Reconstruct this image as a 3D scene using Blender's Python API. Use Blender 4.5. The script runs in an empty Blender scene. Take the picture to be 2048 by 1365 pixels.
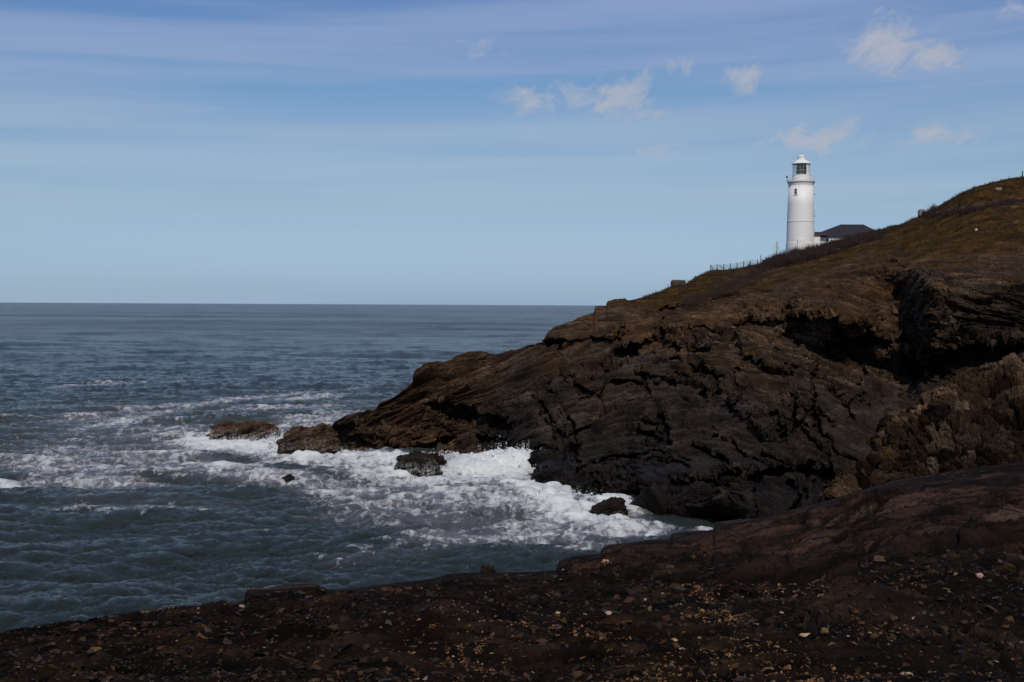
import bpy, math, random
import numpy as np
from mathutils import Matrix, Vector

# ------------------------------------------------------------------ camera
W, H, F = 2048.0, 1365.0, 2300.0
CAM = np.array([0.0, 0.0, 18.0])
PITCH = -math.atan(72.5 / F)
ROLL = math.radians(0.29)
_f = np.array([0, math.cos(PITCH), math.sin(PITCH)])
_u0 = np.array([0, -math.sin(PITCH), math.cos(PITCH)])
_r0 = np.array([1.0, 0, 0])
_r = _r0 * math.cos(ROLL) + _u0 * math.sin(ROLL)
_u = _u0 * math.cos(ROLL) - _r0 * math.sin(ROLL)
scene = bpy.context.scene
cd = bpy.data.cameras.new("camera")
cam = bpy.data.objects.new("camera", cd)
scene.collection.objects.link(cam)
cam.matrix_world = Matrix(((_r[0], _u[0], -_f[0], CAM[0]), (_r[1], _u[1], -_f[1], CAM[1]),
                           (_r[2], _u[2], -_f[2], CAM[2]), (0, 0, 0, 1)))
cd.sensor_width = 36.0
cd.lens = 36.0 * F / W
cd.clip_start = 0.1
cd.clip_end = 90000.0
scene.camera = cam
scene.render.resolution_x, scene.render.resolution_y = 1024, 682

# ------------------------------------------------------------------ light
SUN_EL, SUN_AZ = math.radians(46), math.radians(4)     # azimuth measured from behind the camera, plus = to the right
sd = bpy.data.lights.new("sun", 'SUN')
sd.energy = 2.75
sd.angle = math.radians(0.53)
sd.color = (1.0, 0.92, 0.80)
sun = bpy.data.objects.new("sun", sd)
scene.collection.objects.link(sun)
_to = Vector((math.sin(SUN_AZ) * math.cos(SUN_EL), -math.cos(SUN_AZ) * math.cos(SUN_EL), math.sin(SUN_EL)))
sun.rotation_euler = _to.to_track_quat('Z', 'Y').to_euler()
sun.location = (-60, -200, 200)
scene.view_settings.view_transform = 'Standard'
scene.view_settings.look = 'None'
scene.view_settings.exposure = 0.0
scene.view_settings.gamma = 1.0
scene.cycles.max_bounces = 6
scene.cycles.diffuse_bounces = 3
scene.cycles.glossy_bounces = 3


class NT:
    """small helper to write node trees"""
    def __init__(self, tree):
        self.t = tree

    def n(self, kind, **kw):
        nd = self.t.nodes.new(kind)
        for k, v in kw.items():
            setattr(nd, k, v)
        return nd

    def put(self, sock, v):
        if isinstance(v, bpy.types.NodeSocket):
            self.t.links.new(v, sock)
        elif isinstance(v, (tuple, list)) and len(v) == 3 and sock.type == 'RGBA':
            sock.default_value = (*v, 1)
        elif v is not None:
            sock.default_value = v

    def math(self, op, a, b=None, c=None, clamp=False):
        nd = self.n('ShaderNodeMath', operation=op)
        nd.use_clamp = clamp
        for s, v in zip(nd.inputs, (a, b, c)):
            self.put(s, v)
        return nd.outputs[0]

    def vec(self, op, a, b=None):
        nd = self.n('ShaderNodeVectorMath', operation=op)
        self.put(nd.inputs[0], a)
        if b is not None:
            self.put(nd.inputs[1], b)
        return nd.outputs[0]

    def mix(self, fac, a, b, blend='MIX'):
        nd = self.n('ShaderNodeMix', data_type='RGBA', blend_type=blend)
        self.put(nd.inputs[0], fac)
        self.put(nd.inputs[6], a)
        self.put(nd.inputs[7], b)
        return nd.outputs[2]

    def noise(self, vec, scale, detail=4, rough=0.55, dist=0.0, col=False):
        nd = self.n('ShaderNodeTexNoise')
        nd.inputs['Scale'].default_value = scale
        nd.inputs['Detail'].default_value = detail
        nd.inputs['Roughness'].default_value = rough
        nd.inputs['Distortion'].default_value = dist
        if vec is not None:
            self.put(nd.inputs['Vector'], vec)
        return nd.outputs['Color' if col else 'Fac']

    def ss(self, v, a, b, o0=0.0, o1=1.0):
        nd = self.n('ShaderNodeMapRange', interpolation_type='SMOOTHSTEP')
        self.put(nd.inputs[0], v)
        nd.inputs[1].default_value = a
        nd.inputs[2].default_value = b
        nd.inputs[3].default_value = o0
        nd.inputs[4].default_value = o1
        return nd.outputs[0]

    def ramp(self, fac, stops):
        nd = self.n('ShaderNodeValToRGB')
        el = nd.color_ramp.elements
        while len(el) < len(stops):
            el.new(0.5)
        for e, (p, c) in zip(el, stops):
            e.position = p
            e.color = (*c, 1)
        self.put(nd.inputs[0], fac)
        return nd.outputs[0]

    def scaled(self, vec, s, rot=(0, 0, 0)):
        nd = self.n('ShaderNodeMapping')
        self.put(nd.inputs[0], vec)
        nd.inputs['Scale'].default_value = s
        nd.inputs['Rotation'].default_value = rot
        return nd.outputs[0]

    def attr(self, name):
        return self.n('ShaderNodeAttribute', attribute_name=name)


# ------------------------------------------------------------------ sky
world = bpy.data.worlds.new("World")
scene.world = world
world.use_nodes = True
wt = world.node_tree
wt.nodes.clear()
T = NT(wt)
SKY_STRENGTH = 0.10
sky = T.n('ShaderNodeTexSky', sky_type='NISHITA')
sky.sun_disc = False
sky.sun_elevation = SUN_EL
# sky sun_rotation: 0 = +Y, clockwise seen from above; the sun stands behind the camera (-Y) turned to the left (-X)
sky.sun_rotation = math.pi - SUN_AZ
sky.air_density = 1.0
sky.dust_density = 0.6
sky.ozone_density = 1.5
tc = T.n('ShaderNodeTexCoord').outputs['Generated']
sx = T.n('ShaderNodeSeparateXYZ')
T.put(sx.inputs[0], tc)
X, Y, Z = sx.outputs
hyp = T.math('SQRT', T.math('ADD', T.math('MULTIPLY', X, X), T.math('MULTIPLY', Y, Y)))
el = T.math('ARCTAN2', Z, hyp)                     # elevation in radians
az = T.math('ARCTAN2', X, Y)                       # azimuth from +Y
base = sky.outputs[0]
tint = T.ramp(T.math('MULTIPLY', el, 1.0 / 0.55), [(p, tuple(k / 2 for k in c)) for p, c in (
    (0.0, (0.50, 0.72, 1.25)), (0.033, (0.47, 0.65, 1.08)), (0.158, (0.59, 0.66, 0.80)), (0.275, (0.65, 0.72, 0.83)),
    (0.353, (0.53, 0.69, 0.85)), (0.467, (0.52, 0.65, 0.87)), (1.0, (0.5, 0.62, 0.85)))])
tint = T.vec('ADD', tint, tint)
base = T.mix(1.0, base, tint, 'MULTIPLY')
# thin high streaks
cv = T.n('ShaderNodeCombineXYZ')
T.put(cv.inputs[0], T.math('MULTIPLY', az, 2.2))
T.put(cv.inputs[1], T.math('MULTIPLY', T.math('SUBTRACT', el, T.math('MULTIPLY', az, 0.03)), 42.0))
st = T.noise(cv.outputs[0], 0.75, 5, 0.5, 0.35)
stm = T.math('MULTIPLY', T.ss(st, 0.32, 0.66), T.ss(el, 0.02, 0.22, 0.55, 0.85))
base = T.mix(stm, base, T.mix(T.ss(el, 0.10, 0.23), tuple(c / SKY_STRENGTH for c in (0.365, 0.485, 0.620)), tuple(c / SKY_STRENGTH for c in (0.262, 0.358, 0.575))))
# small fair-weather puffs
PUFFS = [  # photo px x, y, half width, half height, strength
    (1765, 92, 58, 44, 1.0), (1868, 106, 46, 24, .95), (1735, 100, 70, 38, .5), (1855, 60, 18, 14, .45), (1040, 200, 46, 22, .9),
    (1150, 198, 60, 26, .9), (1235, 190, 60, 38, .85), (1130, 210, 150, 24, .5), (1303, 229, 44, 12, .6), (1375, 140, 34, 22, .55),
    (1482, 160, 28, 28, .8), (985, 85, 60, 24, .5), (900, 100, 50, 12, .3), (1660, 272, 105, 26, .75), (1893, 266, 50, 20, .75), (1790, 288, 34, 12, .6),
    (1316, 302, 54, 16, .65), (1430, 294, 28, 12, .5), (2020, 20, 25, 25, .5)]
cp = T.n('ShaderNodeCombineXYZ')
T.put(cp.inputs[0], T.math('ADD', T.math('MULTIPLY', az, 1.0), T.math('MULTIPLY', el, -0.55)))
T.put(cp.inputs[1], T.math('MULTIPLY', el, 1.35))
pn = T.noise(cp.outputs[0], 30.0, 9, 0.66, 0.7)
mask = None
for (qx, qy, hw, hh, sgth) in PUFFS:
    d = _f + (qx - W / 2) / F * _r - (qy - H / 2) / F * _u
    d = d / np.linalg.norm(d)
    a0, e0 = math.atan2(d[0], d[1]), math.asin(d[2])
    dx = T.math('MULTIPLY', T.math('SUBTRACT', az, a0), F / hw)
    dy = T.math('MULTIPLY', T.math('SUBTRACT', el, e0), F / hh)
    r2 = T.math('ADD', T.math('MULTIPLY', dx, dx), T.math('MULTIPLY', dy, dy))
    g = T.math('MULTIPLY', T.math('EXPONENT', T.math('MULTIPLY', r2, -0.55)), sgth)
    mask = g if mask is None else T.math('MAXIMUM', mask, g)
pm = T.math('ADD', mask, T.math('MULTIPLY', T.math('SUBTRACT', pn, 0.5), 2.6))
pm = T.math('MULTIPLY', T.ss(pm, 0.25, 1.10), T.math('MULTIPLY', T.ss(mask, 0.01, 0.35), 0.74))
base = T.mix(pm, base, tuple(c / SKY_STRENGTH for c in (0.465, 0.47, 0.525)))
bg = T.n('ShaderNodeBackground')
T.put(bg.inputs[0], base)
bg.inputs[1].default_value = SKY_STRENGTH
T.put(T.n('ShaderNodeOutputWorld').inputs[0], bg.outputs[0])


# ------------------------------------------------------------------ numbers: view rays, noise
def dirs(px, py):
    px = np.asarray(px, float)[..., None]
    py = np.asarray(py, float)[..., None]
    return _f + (px - W / 2) / F * _r - (py - H / 2) / F * _u


def at(px, py, D):
    """the world point at distance D (along +Y) in the direction of a photo pixel"""
    d = dirs(px, py)
    return CAM + d * (np.asarray(D, float)[..., None] / d[..., 1:2])


def seaD(px, py, z=0.0):
    d = dirs(px, py)
    return (z - CAM[2]) / d[..., 2] * d[..., 1]


def _hash(ix, iy, iz, seed):
    h = (ix.astype(np.uint32) * np.uint32(0x8da6b343)) ^ (iy.astype(np.uint32) * np.uint32(0xd8163841)) \
        ^ (iz.astype(np.uint32) * np.uint32(0xcb1ab31f)) ^ np.uint32((seed * 0x9E3779B1) & 0xffffffff)
    h ^= h >> np.uint32(15)
    h *= np.uint32(0x2c1b3c6d)
    h ^= h >> np.uint32(12)
    h *= np.uint32(0x297a2d39)
    h ^= h >> np.uint32(15)
    return h


_rs = np.random.RandomState(3)
_G = _rs.normal(size=(64, 3))
_G = (_G / np.linalg.norm(_G, axis=1)[:, None]).astype(np.float32)


def perlin(p, seed=0):
    i = np.floor(p)
    fr = (p - i).astype(np.float32)
    i = i.astype(np.int64)
    w = fr * fr * fr * (fr * (fr * 6 - 15) + 10)
    out = 0
    for dx in (0, 1):
        wx = w[:, 0] if dx else 1 - w[:, 0]
        for dy in (0, 1):
            wy = w[:, 1] if dy else 1 - w[:, 1]
            for dz in (0, 1):
                wz = w[:, 2] if dz else 1 - w[:, 2]
                g = _G[_hash(i[:, 0] + dx, i[:, 1] + dy, i[:, 2] + dz, seed) & np.uint32(63)]
                out = out + wx * wy * wz * (g[:, 0] * (fr[:, 0] - dx) + g[:, 1] * (fr[:, 1] - dy) + g[:, 2] * (fr[:, 2] - dz))
    return out * 1.5


def fbm(p, octaves=4, gain=0.5, seed=0, ridged=False):
    a, s, tot = 1.0, 0, 0
    for o in range(octaves):
        n = perlin(p * (2.03 ** o) + o * 7.3, seed + o)
        if ridged:
            n = 1 - 2 * np.abs(n)
        s = s + a * n
        tot += a
        a *= gain
    return s / tot


def voronoi(p, seed=0):
    """distance to nearest and second nearest jittered point, random number and position of the nearest"""
    i = np.floor(p).astype(np.int64)
    n = len(p)
    f1 = np.full(n, 9e9, np.float32)
    f2 = np.full(n, 9e9, np.float32)
    idv = np.zeros(n, np.uint32)
    off = np.zeros((n, 3), np.float32)
    for dx in (-1, 0, 1):
        for dy in (-1, 0, 1):
            for dz in (-1, 0, 1):
                h = _hash(i[:, 0] + dx, i[:, 1] + dy, i[:, 2] + dz, seed)
                o = np.stack([(h & np.uint32(1023)) / 1023.0, ((h >> np.uint32(10)) & np.uint32(1023)) / 1023.0,
                              ((h >> np.uint32(20)) & np.uint32(1023)) / 1023.0], 1).astype(np.float32)
                v = (p - (i + (dx, dy, dz)) - o).astype(np.float32)
                d = np.einsum('ij,ij->i', v, v)
                m = d < f1
                f2 = np.where(m, f1, np.minimum(f2, d))
                f1 = np.where(m, d, f1)
                idv = np.where(m, h * np.uint32(2654435761), idv)
                off[m] = v[m]
    return np.sqrt(f1), np.sqrt(f2), ((idv >> np.uint32(8)) & np.uint32(0xffff)) / 65535.0, off


def sstep(x, a, b):
    t = np.clip((x - a) / (b - a), 0, 1)
    return t * t * (3 - 2 * t)


class RBF:
    """thin-plate surface through (px, py, value)"""
    def __init__(self, pts, reg=1e-4):
        pts = np.array(pts, float)
        self.c = pts[:, :2] / 1000
        n = len(pts)
        K = self.k(self.c[:, None], self.c[None]) + reg * np.eye(n)
        P = np.c_[np.ones(n), self.c]
        A = np.block([[K, P], [P.T, np.zeros((3, 3))]])
        self.w = np.linalg.solve(A, np.r_[pts[:, 2], 0, 0, 0])

    @staticmethod
    def k(a, b):
        r2 = ((a - b) ** 2).sum(-1) + 1e-12
        return 0.5 * r2 * np.log(r2)

    def __call__(self, px, py):
        sh = np.shape(px)
        q = np.c_[np.ravel(px), np.ravel(py)] / 1000
        out = np.empty(len(q))
        n = len(self.c)
        for s in range(0, len(q), 60000):
            b = q[s:s + 60000]
            out[s:s + 60000] = self.k(b[:, None], self.c[None]) @ self.w[:n] + self.w[n] + b @ self.w[n + 1:]
        return out.reshape(sh)


def curve(pts):
    a = np.array(pts, float)
    return lambda x: np.interp(x, a[:, 0], a[:, 1])


def poly_dist(px, py, line):
    """distance in photo pixels to a polyline"""
    best = np.full(np.shape(px), 1e9)
    for (x0, y0), (x1, y1) in zip(line[:-1], line[1:]):
        dx, dy = x1 - x0, y1 - y0
        t = np.clip(((px - x0) * dx + (py - y0) * dy) / (dx * dx + dy * dy), 0, 1)
        best = np.minimum(best, np.hypot(px - x0 - t * dx, py - y0 - t * dy))
    return best


# ------------------------------------------------------------------ objects
def tag(o, label=None, cat=None, group=None, kind=None):
    for k, v in (('label', label), ('category', cat), ('group', group), ('kind', kind)):
        if v:
            o[k] = v
    return o


def empty(name, loc, label=None, cat=None, group=None):
    o = bpy.data.objects.new(name, None)
    scene.collection.objects.link(o)
    o.location = loc
    return tag(o, label, cat, group)


def mesh_obj(name, verts, faces, mat, parent=None, smooth=False, attrs=None, colors=None):
    """faces: (n,4) or (n,3) int array, or list of tuples"""
    me = bpy.data.meshes.new(name)
    verts = np.asarray(verts, np.float32)
    if parent is not None:
        verts = verts - np.array(parent.location, np.float32)
    if isinstance(faces, np.ndarray):
        k = faces.shape[1]
        me.vertices.add(len(verts))
        me.vertices.foreach_set('co', verts.ravel())
        me.loops.add(faces.size)
        me.loops.foreach_set('vertex_index', faces.astype(np.int32).ravel())
        me.polygons.add(len(faces))
        me.polygons.foreach_set('loop_start', np.arange(0, faces.size, k, dtype=np.int32))
        me.update(calc_edges=True)
    else:
        me.from_pydata([tuple(map(float, v)) for v in verts], [], faces)
    me.polygons.foreach_set('use_smooth', np.full(len(me.polygons), smooth))
    for k, v in (attrs or {}).items():
        me.attributes.new(k, 'FLOAT', 'POINT').data.foreach_set('value', np.asarray(v, np.float32).ravel())
    if colors is not None:
        c4 = np.c_[colors, np.ones(len(colors))].astype(np.float32)
        me.attributes.new('tone', 'FLOAT_COLOR', 'POINT').data.foreach_set('color', c4.ravel())
    me.validate()
    me.update()
    me.materials.append(mat)
    o = bpy.data.objects.new(name, me)
    scene.collection.objects.link(o)
    if parent is not None:
        o.parent = parent
    return o


def grid_faces(nr, nc, wrap=False):
    r = np.arange(nr - 1)[:, None]
    c = np.arange(nc if wrap else nc - 1)[None]
    c1 = (c + 1) % nc
    a = (r * nc + c).ravel()
    b = (r * nc + c1).ravel()
    return np.stack([a, b, b + nc, a + nc], 1)


def grid_normals(P):
    du = np.gradient(P, axis=1)
    dv = np.gradient(P, axis=0)
    n = np.cross(du, dv)
    n /= np.linalg.norm(n, axis=2, keepdims=True) + 1e-9
    return n


class MB:
    """collects primitives into one mesh"""
    def __init__(self):
        self.v, self.f, self.n = [], [], 0

    def add(self, v, f):
        self.v.append(np.asarray(v, float))
        self.f += [tuple(i + self.n for i in q) for q in f]
        self.n += len(v)
        return self

    def box(self, c, s, rz=0.0):
        x, y, z = (k / 2 for k in s)
        v = np.array([(-x, -y, -z), (x, -y, -z), (x, y, -z), (-x, y, -z), (-x, -y, z), (x, -y, z), (x, y, z), (-x, y, z)])
        co, si = math.cos(rz), math.sin(rz)
        v = v @ np.array([[co, si, 0], [-si, co, 0], [0, 0, 1]]) + np.array(c, float)
        return self.add(v, [(0, 3, 2, 1), (4, 5, 6, 7), (0, 1, 5, 4), (1, 2, 6, 5), (2, 3, 7, 6), (3, 0, 4, 7)])

    def lathe(self, c, prof, n=48, cap=True):
        a = np.arange(n) * 2 * math.pi / n
        v = []
        for r, z in prof:
            v += [(c[0] + r * math.cos(t), c[1] + r * math.sin(t), c[2] + z) for t in a]
        f = [(i * n + j, i * n + (j + 1) % n, (i + 1) * n + (j + 1) % n, (i + 1) * n + j) for i in range(len(prof) - 1) for j in range(n)]
        if cap:
            f += [tuple(range(n - 1, -1, -1)), tuple((len(prof) - 1) * n + j for j in range(n))]
        return self.add(v, f)

    def bar(self, a, b, r, n=6, r2=None):
        a, b = np.array(a, float), np.array(b, float)
        d = (b - a) / (np.linalg.norm(b - a) + 1e-9)
        s = np.cross(d, (0, 0, 1) if abs(d[2]) < .9 else (1, 0, 0))
        s /= np.linalg.norm(s)
        t = np.cross(d, s)
        r2 = r if r2 is None else r2
        v = [a + r * (math.cos(k) * s + math.sin(k) * t) for k in np.arange(n) * 2 * math.pi / n] + \
            [b + r2 * (math.cos(k) * s + math.sin(k) * t) for k in np.arange(n) * 2 * math.pi / n]
        return self.add(v, [(i, (i + 1) % n, n + (i + 1) % n, n + i) for i in range(n)] + [tuple(range(n - 1, -1, -1)), tuple(range(n, 2 * n))])

    def build(self, name, mat, parent=None, smooth=False):
        return mesh_obj(name, np.concatenate(self.v), self.f, mat, parent, smooth)


# ------------------------------------------------------------------ materials
def new_mat(name):
    m = bpy.data.materials.new(name)
    m.use_nodes = True
    m.node_tree.nodes.clear()
    t = NT(m.node_tree)
    out = t.n('ShaderNodeOutputMaterial')
    b = t.n('ShaderNodeBsdfPrincipled')
    t.put(out.inputs[0], b.outputs[0])
    return m, t, b, out


def plain(name, col, rough=0.6, var=0.12, scale=3.0, metal=0.0, bump=0.0):
    m, t, b, _ = new_mat(name)
    co = t.n('ShaderNodeTexCoord').outputs['Object']
    n = t.noise(co, scale, 6, 0.6)
    c = t.mix(n, tuple(k * (1 - var) for k in col), tuple(min(1, k * (1 + var)) for k in col))
    t.put(b.inputs['Base Color'], c)
    b.inputs['Roughness'].default_value = rough
    b.inputs['Metallic'].default_value = metal
    if bump:
        bp = t.n('ShaderNodeBump')
        bp.inputs['Strength'].default_value = bump
        bp.inputs['Distance'].default_value = 0.05
        t.put(bp.inputs['Height'], n)
        t.put(b.inputs['Normal'], bp.outputs[0])
    return m


def bump(t, b, h, strength, dist):
    bp = t.n('ShaderNodeBump')
    bp.inputs['Strength'].default_value = strength
    bp.inputs['Distance'].default_value = dist
    t.put(bp.inputs['Height'], h)
    t.put(b.inputs['Normal'], bp.outputs[0])


def rock_material(name, scale=1.0, warm=1.0):
    """fractured slate: brown, grey-violet and ochre beds; turf, wet and lichen zones come from the mesh"""
    m, t, b, _ = new_mat(name)
    co = t.n('ShaderNodeTexCoord').outputs['Object']
    big = t.noise(co, 0.09 * scale, 4, 0.6)
    mid = t.noise(co, 0.6 * scale, 6, 0.62)
    fine = t.noise(t.scaled(co, (1, 1, 3.2), (0, 0.38, 0)), 2.6 * scale, 8, 0.68, 0.4)
    cell = t.attr('cell').outputs['Fac']
    v = t.math('ADD', t.math('MULTIPLY', cell, 0.34), t.math('ADD', t.math('MULTIPLY', mid, 0.36), t.math('MULTIPLY', fine, 0.40)))
    c = t.ramp(v, [(0.27, (0.0040, 0.0029, 0.0024)), (0.42, (0.0170, 0.0118, 0.0088)), (0.55, (0.041, 0.0280, 0.0195)),
                   (0.68, (0.088, 0.0600, 0.0410)), (0.84, (0.19, 0.1350, 0.0930))])
    pale = t.math('MULTIPLY', t.ss(t.noise(co, 0.16 * scale, 5, 0.6, 0.6), 0.49, 0.62), t.ss(fine, 0.38, 0.60))
    c = t.mix(t.math('MULTIPLY', pale, 0.8), c, t.mix(1.0, c, (2.4, 2.5, 2.6), 'MULTIPLY'))
    grey = t.mix(1.0, c, (0.86, 0.97, 1.12), 'MULTIPLY')
    c = t.mix(t.ss(big, 0.42, 0.6), c, grey)
    moss = t.math('MULTIPLY', t.ss(t.noise(co, 0.28 * scale, 7, 0.66), 0.56, 0.72), t.attr('moss').outputs['Fac'])
    c = t.mix(t.math('MULTIPLY', moss, 0.75), c, t.mix(fine, (0.030, 0.020, 0.005), (0.15, 0.085, 0.020)))
    pr = t.noise(t.scaled(co, (1.0, 0.6, 0.10)), 7.0, 6, 0.7, 0.3)
    pour = t.math('MULTIPLY', t.attr('pour').outputs['Fac'], t.ss(pr, 0.43, 0.58))
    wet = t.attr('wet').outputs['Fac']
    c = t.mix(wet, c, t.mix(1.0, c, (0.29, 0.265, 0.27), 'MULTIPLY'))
    # turf
    g = t.attr('grass').outputs['Fac']
    gn = t.noise(co, 0.35 * scale, 7, 0.65)
    gf = t.noise(co, 2.4 * scale, 6, 0.7)
    gc = t.ramp(t.math('ADD', t.math('MULTIPLY', gn, 0.55), t.math('MULTIPLY', gf, 0.45)),
                [(0.38, (0.0065, 0.0038, 0.0014)), (0.46, (0.0240, 0.0132, 0.0038)), (0.55, (0.060, 0.0305, 0.0075)), (0.68, (0.125, 0.067, 0.021))])
    c = t.mix(1.0, c, t.mix(t.attr('dry').outputs['Fac'], (0.70, 0.665, 0.65), tuple(warm * k_ for k_ in (1.06, 0.85, 0.66))), 'MULTIPLY')
    c = t.mix(g, c, gc)
    c = t.mix(pour, c, (0.46, 0.45, 0.45))
    t.put(b.inputs['Base Color'], c)
    t.put(b.inputs['Roughness'], t.math('SUBTRACT', 0.95, t.math('MULTIPLY', wet, 0.40)))
    t.put(b.inputs['Specular IOR Level'], t.math('ADD', 0.04, t.math('MULTIPLY', wet, 0.14)))
    bump(t, b, t.math('ADD', fine, t.math('MULTIPLY', gf, 0.3)), 0.75, 0.22 / scale)
    return m


M_ROCK = rock_material('slate_cliff')
M_STACK = rock_material('sea_rock', 1.6, 1.25)


# ------------------------------------------------------------------ rock relief in world space
def rock_relief(p, seed, k=1.0, fold=None, amps=(1.15, 0.55, 0.24, 0.10)):
    """offset (metres, k = size) and block number: folded beds broken into slabs, several sizes"""
    wv = np.stack([fbm(p / (16 * k) + 11 * j, 3, 0.5, seed + 31 * j) for j in range(3)], 1)
    q = p + wv * np.array([2.6, 2.6, 1.3]) * k
    bed = q[:, 2] * 0.93 - (0.3 * q[:, 0] if fold is None else fold(q[:, 0])) + 0.16 * q[:, 1]
    L = np.stack([q[:, 0], q[:, 1], bed], 1)
    out = 0
    for size, amp, sq, sd in ((8.0, amps[0], 0.30, 1), (3.2, amps[1], 0.22, 2), (1.3, amps[2], 0.20, 3), (0.55, amps[3], 0.24, 4)):
        f1, f2, idv, off = voronoi(L / (size * k) / np.array((1.9, 1.2, sq)), seed + 100 * sd)
        tilt = (idv - 0.5) * off[:, 0] * 3.0 + (np.modf(idv * 37.7)[0] - 0.5) * off[:, 1] * 2.6 + (np.modf(idv * 91.3)[0] - 0.85) * off[:, 2] * 0.8
        m_ = sstep(f2 - f1, 0.0, 0.05)
        out = out + amp * k * (((idv - 0.5) * 1.15 + tilt) * (0.12 + 0.88 * m_) - (1 - m_) * 0.42)
        if sd == 3:
            cell = idv
        if sd == 2:
            cell2 = idv
    beds = perlin(L / k / np.array([7.0, 7.0, 0.42]), seed + 71) + 0.6 * perlin(L / k / np.array([3.0, 3.0, 0.17]), seed + 72)
    out = out + k * (0.20 * beds + 0.9 * fbm(p / (14 * k), 3, 0.5, seed + 5) + 0.10 * fbm(p / (2.0 * k), 4, 0.6, seed + 9, True))
    return out, 0.45 * cell + 0.3 * cell2 + 0.25 * np.clip(0.5 + 0.5 * beds, 0, 1)


# ================================================================== HEADLAND
hor = lambda px: 605.0 + 0.00506 * np.asarray(px, float)
SKY = [(640, 893), (652, 872), (660, 858), (668, 845), (690, 832), (715, 826), (752, 818), (757, 808), (782, 800), (800, 788), (818, 775), (832, 764),
       (842, 742), (846, 730), (860, 726), (900, 722), (914, 711), (935, 703), (965, 700), (985, 705), (992, 711), (1010, 707), (1050, 692), (1086, 685),
       (1090, 672), (1096, 662), (1110, 654), (1130, 647), (1160, 634), (1188, 625), (1190, 613), (1212, 611), (1214, 603), (1232, 598), (1250, 597), (1256, 602), (1290, 594),
       (1320, 583), (1340, 574), (1345, 571), (1372, 569), (1395, 553), (1422, 542), (1450, 540), (1480, 536), (1515, 530), (1560, 519), (1600, 511),
       (1640, 501), (1690, 485), (1740, 470), (1765, 460), (1780, 452), (1800, 449), (1830, 437), (1845, 431), (1870, 416), (1900, 399), (1930, 384), (1960, 372),
       (1990, 364), (2020, 357), (2048, 354), (2120, 344), (2400, 318)]
BOT = [(640, 893), (655, 884), (665, 897), (690, 907), (800, 910), (880, 906), (905, 934), (950, 944), (1010, 948), (1055, 970), (1080, 988), (1125, 1008),
       (1135, 1024), (1190, 1014), (1255, 1021), (1270, 1038), (1300, 1054), (1370, 1061), (1430, 1067), (1480, 1078), (1650, 1045), (1800, 1010), (2100, 950), (2400, 930)]
sky_c, bot_c = curve(SKY), curve(BOT)
pts = []
for (x, y) in BOT:
    if 650 < x < 1440:
        pts.append((x, y, float(seaD(x, y, -0.6))))
pts += [(640, 893, 143), (1480, 1078, 88), (1650, 1045, 92), (1800, 1010, 96), (2100, 950, 100), (2400, 930, 100),
        # skyline
        (668, 845, 145), (755, 814, 146), (842, 742, 149), (940, 702, 152), (1000, 709, 154), (1090, 680, 152), (1130, 647, 157), (1190, 620, 165),
        (1250, 598, 172), (1340, 574, 184), (1420, 542, 194), (1520, 530, 200), (1600, 511, 202), (1690, 485, 202), (1765, 460, 200), (1845, 431, 194),
        (1930, 384, 188), (2048, 354, 186), (2400, 318, 182),
        # reef and point
        (700, 870, 143), (780, 860, 145), (860, 868, 143), (860, 800, 146), (910, 760, 146), (960, 760, 146), (950, 830, 142), (940, 890, 134), (1000, 880, 133),
        (1050, 720, 148), (1050, 800, 139), (1050, 900, 126), (1100, 740, 144), (1110, 850, 129), (1150, 690, 148), (1150, 940, 114), (1200, 900, 119), (1200, 800, 130), (1200, 720, 142),
        (1300, 640, 157), (1300, 720, 140), (1300, 800, 127), (1300, 900, 114), (1300, 980, 102), (1400, 900, 109), (1400, 980, 98), (1400, 800, 123), (1400, 700, 138),
        (1400, 620, 158), (1500, 590, 160), (1500, 640, 146), (1500, 700, 135), (1500, 800, 119), (1500, 900, 106), (1500, 980, 95), (1600, 560, 164), (1600, 610, 146), (1600, 700, 133),
        (1600, 800, 117), (1600, 900, 104), (1600, 980, 96), (1680, 600, 143), (1700, 560, 156), (1700, 640, 136), (1700, 740, 128), (1700, 820, 116), (1700, 920, 103),
        (1760, 520, 166), (1790, 580, 152), (1800, 640, 142), (1780, 760, 127), (1830, 850, 112), (1850, 560, 136), (1850, 640, 131), (1870, 720, 126), (1900, 500, 156), (1900, 450, 174), (1950, 560, 132), (1950, 640, 127.5), (1950, 740, 121),
        (2048, 480, 156), (2048, 420, 170), (2048, 560, 130), (2048, 660, 124.5), (2048, 760, 116), (2400, 560, 138), (2400, 700, 124)]
headD = RBF(pts)

NC, NR, NB = 1150, 520, 46
px = np.linspace(640, 2330, NC)
sk = sky_c(px) + 1.2 * fbm(np.c_[px / 14, px * 0, px * 0], 4, 0.6, 77)
bo = bot_c(px)
v = np.linspace(0, 1, NR)[:, None]
PX = np.repeat(px[None], NR, 0)
def smooth1(a, n):
    kk = np.hanning(2 * n + 1)
    return np.convolve(np.pad(a, n, mode='edge'), kk / kk.sum(), 'valid')


sk_s = smooth1(sk, 26)
skm = sk_s[None] + (sk - sk_s)[None] * sstep(v, 0.80, 1.0)
PY = bo[None] + (skm - bo[None]) * v
D0 = headD(PX, PY)
D = D0.copy()
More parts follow.
